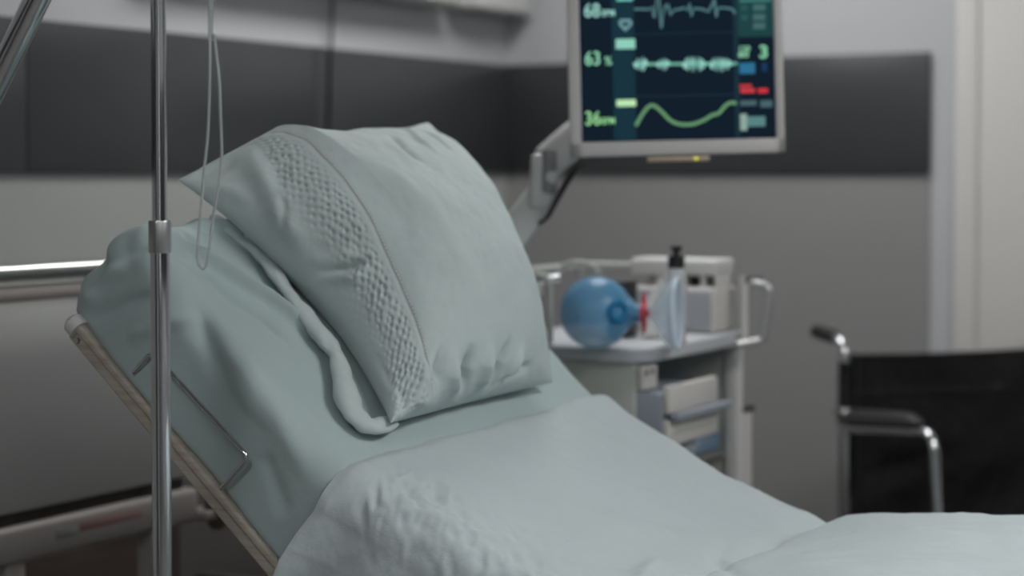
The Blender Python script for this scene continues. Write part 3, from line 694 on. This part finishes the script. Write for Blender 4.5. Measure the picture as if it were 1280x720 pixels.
def stext(name, txt, x, y, hpx, c, squash=1.0, bold=.0, parent=scr, dep=.004):
    cu = bpy.data.curves.new('t', 'FONT'); cu.body = txt; cu.size = 1; cu.extrude = .01; cu.offset = bold
    o = bpy.data.objects.new('t', cu); COL.objects.link(o)
    dg = bpy.context.evaluated_depsgraph_get(); me = bpy.data.meshes.new_from_object(o.evaluated_get(dg))
    vs = np.array([v.co[:] for v in me.vertices]); fs = [list(p.vertices) for p in me.polygons]
    bpy.data.objects.remove(o); bpy.data.curves.remove(cu); bpy.data.meshes.remove(me)
    sc = hpx * KM / .73; x0, z0 = sp(x, y)
    vs2 = np.stack([x0 + vs[:, 0] * sc * squash, dep + vs[:, 2] * .05, z0 + vs[:, 1] * sc], -1)
    return G(mXw).add(vs2, fs).build(name, ecol(c), parent, smooth=False)
# screen furniture
sbox('label_column', 768, -6, 792, 176, (25, 52, 63), .0056)
sbox('footer_strip', 729, 175, 920, 182, (27, 58, 70), .0056)
sbox('divider', 793, 40.5, 920, 41.5, (28, 46, 58), .0056); sbox('divider', 793, 118.5, 920, 119.5, (28, 48, 60), .0056)
sbox('side_column_edge', 920, -6, 922, 178, (27, 50, 60), .0056)
for nm, tx, un, x, y, c, ux in (('heart_rate_reading', '68', 'BPM', 730, 21, (150, 205, 195), 752), ('oxygen_reading', '63', '%', 731, 81, (140, 210, 172), 756), ('breathing_reading', '36', 'BPM', 731, 156, (150, 215, 150), 752)):
    stext(nm, tx, x, y, 17.5, c, .86, .012)
    stext(nm.replace('reading', 'unit'), un, ux, y - (0 if un == '%' else 1), 11 if un == '%' else 8.5, c, .80 if un != '%' else .9, .012)
# label bars beside each trace
sbox('trace_label', 771, -5, 791, 1, (110, 190, 180)); sbox('trace_label', 770, 48, 794, 61, (140, 205, 185)); sbox('trace_label', 771, 124, 795, 133, (185, 230, 175))
# heart symbol
hpts = []
for i in range(41):
    a = 2 * math.pi * i / 40
    hpts.append((782 + .42 * 16 * math.sin(a) ** 3, 30 - .42 * (13 * math.cos(a) - 5 * math.cos(2 * a) - 2 * math.cos(3 * a) - math.cos(4 * a))))
sline('heart_symbol', hpts, 3.6, (110, 150, 155))
ecg = [(793, 11), (812, 11), (815, 8), (818, 22), (822, -22), (827, 35), (832, 6), (835, 5), (839, 19), (843, 12), (850, 11), (856, 9), (859, 13), (862, 4), (865, 20), (868, 10), (878, 11), (886, 14), (890, 6), (893, -2), (896, 21), (899, 9), (912, 10), (917, 12), (919, 17)]
sline('heart_trace', ecg, 2.6, (84, 125, 128))
rnd = random.Random(4)
sline('oxygen_trace', [(793, 80), (922, 79)], 3.6, (105, 170, 150))
for cx, wd, am in ((801, 8, 9), (829, 8, 7), (868, 14, 9.5), (901, 13, 9.5)):
    pts = []; n = int(wd * 1.2)
    for i in range(n + 1):
        u = -1 + 2 * i / n; e = math.sqrt(max(0, 1 - u * u)) * .75 + .25
        pts.append((cx + u * wd, 80 + (1 if i % 2 else -1) * am * e * rnd.uniform(.72, 1)))
    sline('oxygen_burst', pts, 3.4, (150, 212, 200), .0038)
sline('breathing_trace', [tuple(p) for p in smooth_path([V(795, 157), V(803, 143), V(811, 133), V(818, 132), V(827, 139), V(838, 150), V(850, 155), V(866, 155), V(880, 150), V(890, 144), V(899, 141), V(907, 132), V(914, 128), V(921, 129)], 5)], 4.2, (102, 150, 108))
# right-hand table
sbox('table_panel', 923, -6, 968, 46, (31, 66, 68), .0056); sbox('table_header', 925, -2, 965, 2, (70, 125, 120), .0048)
for y in (5, 17, 28): sbox('table_value', 942, y, 957, y + 8, (68, 104, 104)); 
for y in (6, 18): sbox('table_name', 927, y, 935, y + 7, (44, 84, 84))
stext('green_entry', '120', 923, 64, 7, (140, 205, 165), 1.05, .02); stext('green_entry', '80', 923, 71.5, 7, (140, 205, 165), 1.4, .02); stext('green_count', '3', 949, 72, 16, (130, 200, 160), 1.1, .03)
sbox('blue_entry', 925, 78, 944, 92, (45, 110, 145)); sbox('blue_count', 953, 78, 959, 89, (28, 58, 92))
sbox('alarm_entry', 925, 105, 940, 109, (190, 60, 66)); sbox('alarm_entry', 926, 110, 944, 116, (200, 62, 68)); sbox('alarm_entry', 948, 110, 960, 116, (205, 55, 60))
sbox('grey_entry', 926, 125, 946, 132, (72, 98, 104)); sbox('grey_entry', 951, 125, 966, 134, (72, 98, 104))
sbox('status_block', 926, 142, 934, 163, (140, 165, 155)); sbox('status_block', 934, 145, 957, 158, (88, 130, 130))
# button strip under the bezel with its lit green dot
a = sp(810, 202); b = sp(887, 196)
G(mXw).box((a[0], .004, a[1]), (b[0], .02, b[1] + .003), .002).build('button_strip', M['tan'], mon)
c = sp(870.5, 198); G(mXw).lathe([(-.001, .0001), (-.001, .0036), (.002, .0040)], (c[0], .0035, c[1]), (0, 1, 0), 16).build('power_light', emis('yellow_green_led', (225, 225, 40), 1.0), mon)
# arm: plate behind the screen, tilt joint, elbow, lower link, floor post
pl = mXw((MW / 2, .075, MHh / 2))
j1 = at(688, 198, 3.93); j0 = at(735, 152, 3.97)
G(mXw).box((MW / 2 - .05, .072, MHh / 2 - .05), (MW / 2 + .05, .085, MHh / 2 + .05), .004).build('mount_plate', M['jointgrey'], mon)
def link(p, q, wdt, thk, name, m, bev=.01):
    p = np.array(p); q = np.array(q); d = q - p; L = np.linalg.norm(d); d /= L
    sdv = FW - d * np.dot(FW, d); sdv /= np.linalg.norm(sdv); u = np.cross(d, sdv)
    return G(lambda a: p + d * a[0] + u * a[1] + sdv * a[2]).box((0, -wdt / 2, -thk / 2), (L, wdt / 2, thk / 2), bev, 3).build(name, m, mon)
link(at(680, 206, 3.95), at(760, 138, 4.0), .072, .05, 'upper_arm', M['armgrey'], .016)
link(at(760, 140, 4.0), pl + mY * .03, .05, .05, 'head_arm', M['armgrey'], .012)
link(at(675, 192, 3.945), at(671, 262, 3.95), .036, .06, 'elbow_joint', M['armgrey'], .012)
link(at(690, 212, 3.93), at(679, 262, 3.945), .026, .05, 'elbow_cover', M['armgrey'], .010)
G().lathe([(-.045, .0001), (-.045, .013), (-.04, .016), (.04, .016), (.045, .013), (.045, .0001)], at(686, 215, 3.925), UP, 20).build('hinge_barrel', M['jointgrey'], mon)
link(at(692, 226, 3.95), at(600, 345, 3.97), .066, .045, 'lower_arm', M['armgrey'], .014)
G().tube([(SP[0], SP[1], .05), (SP[0], SP[1], SP[2] + .03)], .02, 20).build('post', M['steel'], mon)
G().lathe([(0, .0001), (0, .04), (.06, .04), (.065, .0001)], (SP[0], SP[1], SP[2] - .03), (0, 0, 1), 24).build('post_clamp', M['jointgrey'], mon)
for ex in (-.32, .30):
    ft = G().tube([(SP[0], SP[1], .075), (SP[0] + ex, SP[1], .06)], [.024, .018], 12).build('foot', M['steel'], mon)
    G().lathe([(-.012, .001), (-.012, .02), (-.008, .025), (.008, .025), (.012, .02), (.012, .001)], (SP[0] + ex, SP[1], .027), (0, 1, 0), 18).tube([(SP[0] + ex, SP[1], .04), (SP[0] + ex, SP[1], .06)], .006, 8).build('caster', M['rubber'], ft)
for off in (0, 7):
    G().tube(smooth_path([at(732 + off, 188, 3.94), at(715 + off * .6, 214, 3.91), at(697 + off * .4, 245, 3.9), at(683 + off * .2, 272, 3.915), at(672, 280, 3.95)], 6), .004, 8).build('cable', M['black'], mon)

# ------------------------------------------------------------------ medical cart
CX0, CY0 = -1.737, 3.53
CD, CW, CZ = .40, .53, .992       # depth (x), width (y), top height
cart = root('medical_cart', (CX0 - CD / 2, CY0 + CW / 2, 0), 'pale grey medical cart with drawers standing behind the bed', 'cart')
def rrect(x0, y0, x1, y1, r, n=6):
    o = []
    for cx, cy, a0 in ((x1 - r, y1 - r, 0), (x0 + r, y1 - r, 90), (x0 + r, y0 + r, 180), (x1 - r, y0 + r, 270)):
        for i in range(n + 1): a = R(a0 + 90 * i / n); o.append((cx + r * math.cos(a), cy + r * math.sin(a)))
    return o
tp_ = G().prism(rrect(CX0 - CD - .01, CY0 - .012, CX0 + .012, CY0 + CW + .01, .05), 2, CZ - .032, CZ).build('top', M['carttop'], cart, angle=50)
bv = tp_.modifiers.new('b', 'BEVEL'); bv.width = .005; bv.segments = 2; bv.limit_method = 'ANGLE'
G().box((CX0 - CD, CY0, .16), (CX0 - .01, CY0 + .02, CZ - .032), .004).build('side_panel', M['cartgrey'], cart)
G().box((CX0 - CD, CY0 + CW - .02, .16), (CX0 - .02, CY0 + CW, CZ - .032), .004).build('side_panel', M['cartgrey'], cart)
G().box((CX0 - .03, CY0 + CW - .028, .10), (CX0 + .004, CY0 + CW + .004, CZ - .032), .004).build('corner_post', M['white'], cart)
G().box((CX0 - CD, CY0 + .02, .16), (CX0 - CD + .015, CY0 + CW - .02, CZ - .032), .002).build('back_panel', M['cavity'], cart)
G().box((CX0 - CD + .015, CY0 + .02, .705), (CX0 - .03, CY0 + CW - .02, .72), .002).build('shelf', M['cavity'], cart)
G().box((CX0 - CD, CY0 + .02, .14), (CX0 - .01, CY0 + CW - .02, .17), .003).build('bottom_shelf', M['cartgrey'], cart)
# projecting drawer unit under the near corner
DX = CX0 + .055
du_ = G().box((CX0 - .30, CY0 + .006, .80), (DX - .008, CY0 + .25, .90), .003).build('drawer_case', M['bluegrey'], cart)
for z0, z1 in ((.858, .915), (.792, .845)):
    dw = G().box((DX - .008, CY0 + .012, z0), (DX + .008, CY0 + .255, z1), .004).build('drawer', M['device'], cart)
    if z0 > .85: G().box((DX + .008, CY0 + .012, z0 - .012), (DX + .03, CY0 + .285, z0 + .002), .003).build('drawer_handle', M['bluegrey'], dw)
    else: G().box((DX + .006, CY0 + .03, z0 + .022), (DX + .0095, CY0 + .235, z1 - .012), .001).build('label_recess', M['cartgrey'], dw)
bk = G().box((CX0 - .008, CY0 + .006, .905), (CX0 + .006, CY0 + .075, .955), .003).build('bracket', M['device'], cart)
for y in (.022, .052): G().lathe([(0, .0001), (0, .0055), (.001, .0055), (.0011, .0001)], (CX0 + .006, CY0 + y, .94), (1, 0, 0), 12).build('bracket_hole', M['dark'], bk)
# side bin on the right of the cart
G().box((CX0 - .07, CY0 + CW + .008, .42), (CX0 + .0, CY0 + CW + .07, .80), .006).build('side_bin', M['device'], cart)
G().box((CX0 - .075, CY0 + CW + .006, .80), (CX0 + .004, CY0 + CW + .074, .812), .003).build('bin_lid', M['dark'], cart)
# guard rail round the back of the top and end handle
xb = CX0 - CD + .02
G().tube(round_path([(xb + .16, CY0 + .02, CZ - .005), (xb + .16, CY0 + .02, 1.135), (xb, CY0 + .02, 1.135), (xb, CY0 + CW - .02, 1.135), (xb + .16, CY0 + CW - .02, 1.135), (xb + .16, CY0 + CW - .02, CZ - .005)], .03), .007, 12).build('guard_rail', M['cartgrey'], cart)
G().box((xb - .004, CY0 + .02, 1.075), (xb + .004, CY0 + .27, 1.125), .003).build('rail_plate', M['cartgrey'], cart)
for y in (CY0 + .06, CY0 + CW - .06): G().tube([(xb, y, CZ - .005), (xb, y, 1.135)], .006, 10).build('rail_post', M['steel'], cart)
hy = CY0 + CW
e0 = onplane(940, 352, (CX0 - .03, 0, 0), (1, 0, 0)); 
hq = [at(930, 352, 4.32), at(942, 350, 4.32), at(963, 357, 4.30), at(955, 425, 4.30), at(938, 431, 4.30)]
G().tube(round_path([V(hq[0][0], hq[0][1], hq[0][2]), hq[2], hq[3], V(hq[3][0] - .05, hq[3][1] - .03, hq[4][2])], .018), .0075, 14).build('push_handle', M['steel'], cart)
G().tube([V(hq[0][0], hq[0][1], CZ - .02), V(hq[0][0], hq[0][1], hq[0][2] + .012)], .009, 12).build('handle_post', M['white'], cart)
G().lathe([(-.02, .0001), (-.02, .011), (.02, .011), (.02, .0001)], hq[1], RT, 16).build('handle_boss', M['black'], cart)
lq = at(690, 348, 4.14)
G().tube(round_path([at(662, 352, 4.14), at(700, 347, 4.14)], .01), .008, 12).build('side_hook_rail', M['chrome'], cart)
G().tube(round_path([at(697, 343, 4.16), at(703, 333, 4.16), at(722, 326, 4.16), at(742, 333, 4.16), at(748, 342, 4.16)], .03), .006, 12).build('wire_loop', M['cartgrey'], cart)
for x in (CX0 - CD + .05, CX0 - .06):
    for y in (CY0 + .05, CY0 + CW - .05):
        cst = G().lathe([(-.014, .001), (-.014, .04), (-.01, .05), (.01, .05), (.014, .04), (.014, .001)], (x, y, .052), (0, 1, 0), 20).build('caster', M['rubber'], cart)
        G().tube([(x, y, .10), (x, y, .145)], .01, 10).build('caster_stem', M['steel'], cst)
# blue bin on the cart's shelf
bx0, bx1, by0, by1 = CX0 - .30, CX0 - .035, CY0 + .20, CY0 + CW - .035
bn = root('storage_bin', ((bx0 + bx1) / 2, (by0 + by1) / 2, .17), 'small blue plastic bin on the lower shelf of the cart', 'bin')
bn.location.z = .72
G().box((bx0, by0, .721), (bx1, by1, .765), .008).build('body', M['bluebin'], bn)
G().tube(rrect_path if False else [(x, y, .765) for x, y in rrect(bx0, by0, bx1, by1, .02)] + [(bx1, by1 - .02, .765)], .005, 8).build('rim', M['film'], bn)
# crumpled clear bag hanging out beneath the drawers
fb = bmesh.new(); bmesh.ops.create_icosphere(fb, subdivisions=4, radius=1)
fv = []; c0 = V(CX0 + .01, CY0 + .14, .765)
for v in fb.verts:
    k_ = 1 + .35 * mnoise.noise(v.co * 2.2) + .15 * mnoise.noise(v.co * 6)
    fv.append(c0 + V(v.co.x * .04, v.co.y * .075, v.co.z * .028) * k_)
fb.verts.index_update()
bgo = finish('plastic_bag', fv, [[v.index for v in f.verts] for f in fb.faces], M['film'], loc=tuple(c0 - V(0, 0, .03))); fb.free()
tag(bgo, 'crumpled clear plastic bag under the cart drawers', 'bag')

# ---- things on the cart top
rc = at(745, 390.5, 3.93); rad = 45.5 * 3.93 / F_PX
rc[2] = max(rc[2], CZ + rad * .985)
ax = RT * .97 - FW * .22; ax[2] = 0; ax /= np.linalg.norm(ax)
bagm = root('resuscitator_bag', (rc[0], rc[1], CZ), 'translucent blue breathing bag with clear face mask on the cart top', 'resuscitator')
pr = []
for i in range(33):
    a = math.pi * i / 32; pr.append((-rad * math.cos(a) * 1.0, rad * math.sin(a)))
G().lathe(pr, rc, ax, 56).build('bag', M['bag'], bagm)
pa = rc - FW * rad * .80 + RT * .040 + V(0, 0, .004)
G().lathe([(rad * .90, .030), (rad * .98, .030), (rad * 1.0, .026), (rad * 1.05, .026), (rad * 1.05, .019), (rad * 1.30, .019), (rad * 1.30, .001)], rc, ax, 32).build('neck', M['bag'], bagm)
G().lathe([(rad * .55, .001), (rad * .55, .024), (rad * .62, .027), (rad * .62, .017), (rad * .80, .017), (rad * .80, .022), (rad * .9, .022)], rc, ax, 32).build('inlet_valve', M['portblue'], bagm)
# little dark port near the front of the bag
ringc = rc - FW * (rad * .93) + RT * .042
gq = G()
pts = []
for i in range(25):
    a = 2 * math.pi * i / 24; dr0 = RT * .016 * math.cos(a) + V(0, 0, 1) * .018 * math.sin(a); p = rc + RT * .040 + V(0, 0, .003) + dr0
    o_ = p - rc; o_ -= FW * np.dot(o_, FW); dep = math.sqrt(max(rad * rad - o_ @ o_, 0)); pts.append(rc + o_ - FW * (dep - .001))
G().tube(pts, .0075, 8).build('port_ring', M['portblue'], bagm)
rp = rc + ax * rad * 1.33
G().lathe([(-.004, .012), (-.004, .0225), (.004, .0225), (.004, .012)], rp, ax, 32).build('retaining_ring', M['red'], bagm)
for k_ in (0, 1, 2):
    a = R(90 + 180 * k_) if k_ < 2 else 0
    p2 = rp + V(0, 0, 1) * (.04 if k_ == 0 else -.04 if k_ == 1 else 0) + (ax * .012 - FW * .015 if k_ == 2 else 0)
    G().tube([rp + (p2 - rp) * .45, p2], [.006, .0035], 8).build('ring_tab', M['red'], bagm)
msk = [(0, .012), (.010, .016), (.018, .030), (.028, .046), (.040, .060), (.052, .069), (.058, .071)]
mc = rp + ax * .006
mc = V(mc[0], mc[1], max(mc[2], CZ + .074)) if False else mc
G().lathe(msk, mc, ax, 48).build('mask_dome', M['mask'], bagm)
rimp = []
a1 = np.cross(ax, V(0, 0, 1)); a1 /= np.linalg.norm(a1); a2 = np.cross(ax, a1)
for i in range(49):
    a = 2 * math.pi * i / 48; rimp.append(mc + ax * .060 + (a1 * math.cos(a) + a2 * math.sin(a)) * .071)
G().tube(rimp, .0065, 10).build('mask_cushion', M['mask'], bagm)

bt = at(845, 436, 3.99); bt[2] = CZ
btl = root('pump_bottle', tuple(bt), 'clear bottle with black pump cap behind the face mask', 'bottle')
tz1 = at(845, 333, 3.99)[2] - CZ
G().lathe([(.001, .001), (.001, .020), (.004, .022), (tz1 * .86, .022), (tz1 * .93, .020), (tz1, .015)], bt, (0, 0, 1), 32).build('bottle_body', M['bottle'], btl)
G().lathe([(tz1 - .003, .001), (tz1 - .003, .0175), (tz1 + .022, .0175), (tz1 + .025, .007), (tz1 + .032, .007), (tz1 + .034, .012), (tz1 + .043, .012), (tz1 + .044, .001)], bt, (0, 0, 1), 28).build('pump_cap', M['black'], btl)
G().tube([bt + V(0, 0, .012), bt + V(0, 0, tz1)], .003, 8).build('dip_tube', M['film'], btl)

dvx, dvy = CX0 - .010, CY0 + .40
dev = root('medical_device', (dvx - .09, dvy + .05, CZ), 'white boxy medical device with grey front at the right end of cart', 'medical device')
G().box((dvx - .22, dvy, CZ), (dvx, dvy + .125, CZ + .102), .008, 3).build('body', M['device'], dev)
G().box((dvx - .21, dvy - .004, CZ + .008), (dvx - .008, dvy + .002, CZ + .096), .003).build('front_panel', M['devgrey'], dev)
G().box((dvx - .22, dvy + .02, CZ + .128), (dvx - .004, dvy + .12, CZ + .165), .008, 3).build('carry_handle', M['white'], dev)
for x in (dvx - .16, dvx - .10, dvx - .05, dvx - .016): G().box((x, dvy + .03, CZ + .09), (x + .012, dvy + .10, CZ + .132), .002).build('handle_post', M['white'], dev)
G().box((dvx - .155, dvy + .06, CZ + .096), (dvx - .02, dvy + .064, CZ + .128), .001).build('dark_backing', M['dark'], dev)  # dark sheet that darkens the gaps between the handle posts
pk = [at(798, 388, 4.16), at(838, 336, 4.16), at(846, 340, 4.16), at(850, 400, 4.16), at(842, 430, 4.16), at(800, 432, 4.16)]
for p in pk: p[2] = max(p[2], CZ + .001)
g = G(); bkv = [p + FW * .03 for p in pk]; g.add(pk + bkv, [[0, 1, 2, 3, 4, 5], [11, 10, 9, 8, 7, 6]] + [[i, (i + 1) % 6, (i + 1) % 6 + 6, i + 6] for i in range(6)])
pko = g.build('supply_box', M['white'], loc=tuple((pk[4] + pk[5]) / 2 + FW * .015), smooth=False)
bv = pko.modifiers.new('b', 'BEVEL'); bv.width = .004; bv.segments = 2
tag(pko, 'white slant-topped supply box between breathing bag and medical device', 'box')
bx_ = at(780, 350, 4.2)
g = G().box((bx_[0] - .03, bx_[1] - .03, CZ), (bx_[0] + .02, bx_[1] + .03, CZ + .125), .006)
tag(g.build('black_case', M['black'], loc=(bx_[0], bx_[1], CZ)), 'small black case standing behind the blue breathing bag', 'case')

# ------------------------------------------------------------------ wheelchair
WR = R(30 + 20); wl = at(1055, 540, 5.02); Wd = .71
lx, ly = V(math.cos(WR), math.sin(WR), 0), V(-math.sin(WR), math.cos(WR), 0)
wo = V(wl[0], wl[1], 0)
wx = lambda p: wo + lx * p[0] + ly * p[1] + V(0, 0, p[2])     # x to the right in the photo, y backwards, z up; origin at the near back post
wc = root('wheelchair', tuple(wx((Wd / 2, -.2, 0))), 'folding wheelchair with black vinyl back and chrome arms near the door', 'wheelchair')
for x in (0, Wd):
    sg = 1 if x == 0 else -1
    hb_ = G(wx).tube(round_path([(x, 0, .12), (x, 0, .915), (x, .13, .925)], .05, 8), .0125, 18).build('back_post', M['chrome'], wc)
    G(wx).tube([(x, .045, .918), (x, .055, .92), (x, .15, .928), (x, .155, .928)], [.014, .0185, .019, .012], 18).build('hand_grip', M['rubber'], hb_)
    G(wx).tube([(x, 0, .735), (x, 0, .86)], .017, 18).build('post_sleeve', M['vinyl'], wc)
    G(wx).box((x - .022, -.03, .715), (x + .024, .022, .740), .008).build('clamp', M['steel'], wc)
    G(wx).tube(round_path([(x - .006 * sg, 0, .684), (x + .01 * sg, -.41, .728), (x + .01 * sg, -.45, .30)], .055, 8), .012, 18).build('arm_tube', M['chrome'], wc)
    # padded armrest: a long dome
    vs = []; fs = []; nl, nc = 26, 16
    for i in range(nl + 1):
        u = i / nl; e = (1 - abs(2 * u - 1) ** 5) ** .5
        for j in range(nc + 1):
            a = math.pi * j / nc
            vs.append((x + math.cos(a) * .028 * max(e, .05) + .004 * sg,   .035 - u * .40, .696 + .042 * u + (math.sin(a) ** .7) * (.036 * max(e, .02)) * (1.08 - .25 * u)))
    for i in range(nl):
        for j in range(nc): a = i * (nc + 1) + j; fs.append([a, a + 1, a + nc + 2, a + nc + 1])
        fs.append([i * (nc + 1), (i + 1) * (nc + 1), (i + 1) * (nc + 1) + nc, i * (nc + 1) + nc])
    fs.append(list(range(nc + 1))); fs.append([nl * (nc + 1) + j for j in range(nc + 1)])
    G(wx).add(vs, fs).build('armrest_pad', M['pad'], wc)
    G(wx).tube([(x, 0, .44), (x + .01 * sg, -.45, .44), (x + .01 * sg, -.49, .40), (x + .01 * sg, -.52, .12)], .0115, 12).build('seat_tube', M['chrome'], wc)
    G(wx).tube([(x, 0, .15), (x + .01 * sg, -.45, .15), (x + .01 * sg, -.45, .31)], .0115, 12).build('lower_tube', M['chrome'], wc)
    wh = G(wx).lathe([(-.014, .115), (-.014, .14), (-.008, .15), (.008, .15), (.014, .14), (.014, .115), (-.014, .115)], (x - .045 * sg, .03, .15), (1, 0, 0), 36).build('rear_wheel', M['rubber'], wc)
    G(wx).lathe([(-.012, .001), (-.012, .117), (.012, .117), (.012, .001)], (x - .045 * sg, .03, .15), (1, 0, 0), 30).build('wheel_disc', M['jointgrey'], wh)
    G(wx).lathe([(-.013, .001), (-.013, .075), (-.008, .085), (.008, .085), (.013, .075), (.013, .001)], (x + .01 * sg, -.45, .085), (1, 0, 0), 28).build('front_caster', M['rubber'], wc)
    G(wx).box((x + .02 * sg if sg > 0 else x - .17, -.64, .11), (x + .17 if sg > 0 else x - .02, -.50, .125), .005).build('footplate', M['rubber'], wc)
# sling back with piped edges, a cross fold and sag
nx0, nz0 = 60, 50; vs = []; 
for i in range(nx0 + 1):
    for j in range(nz0 + 1):
        u = i / nx0; v = j / nz0; x = .018 + u * (Wd - .036); z = .40 + v * .475
        sag = .045 * math.sin(math.pi * u) * (1 - .35 * v) + .012 * mnoise.noise(Vector((u * 3, v * 3, 2)))
        sag -= .008 * math.exp(-((v - .78) / .010) ** 2) - .012 * math.exp(-((v - .40 - .3 * (u - .35)) / .08) ** 2) * math.exp(-((u - .22) / .2) ** 2)
        vs.append((x, sag, z - .008 * math.sin(math.pi * u) * v))
g = G(wx).add(vs, grid_faces(nx0 + 1, nz0 + 1)); bo_ = g.build('backrest', M['vinyl'], wc, angle=180)
so = bo_.modifiers.new('t', 'SOLIDIFY'); so.thickness = .012; so.offset = 0
G(wx).tube([(.018 + u / 20 * (Wd - .036), .045 * math.sin(math.pi * u / 20) * .65 - .002, .872 - .008 * math.sin(math.pi * u / 20)) for u in range(21)], .008, 10).build('backrest_piping', M['vinyl'], bo_)
for x in (.03, Wd - .03): G(wx).tube([(x, -.004, .45), (x, -.004, .87)], .008, 10).build('edge_piping', M['vinyl'], bo_)
vs = []
for i in range(41):
    for j in range(31):
        u = i / 40; v = j / 30; vs.append((.012 + u * (Wd - .024), -.01 - v * .42, .455 - .03 * math.sin(math.pi * u)))
st = G(wx).add(vs, grid_faces(41, 31)).build('seat', M['vinyl'], wc, angle=180); so = st.modifiers.new('t', 'SOLIDIFY'); so.thickness = .025
for a, b in ((.0, Wd), (Wd, .0)): G(wx).tube([(a, -.2, .16), (b, -.2, .43)], .011, 10).build('cross_brace', M['chrome'], wc)
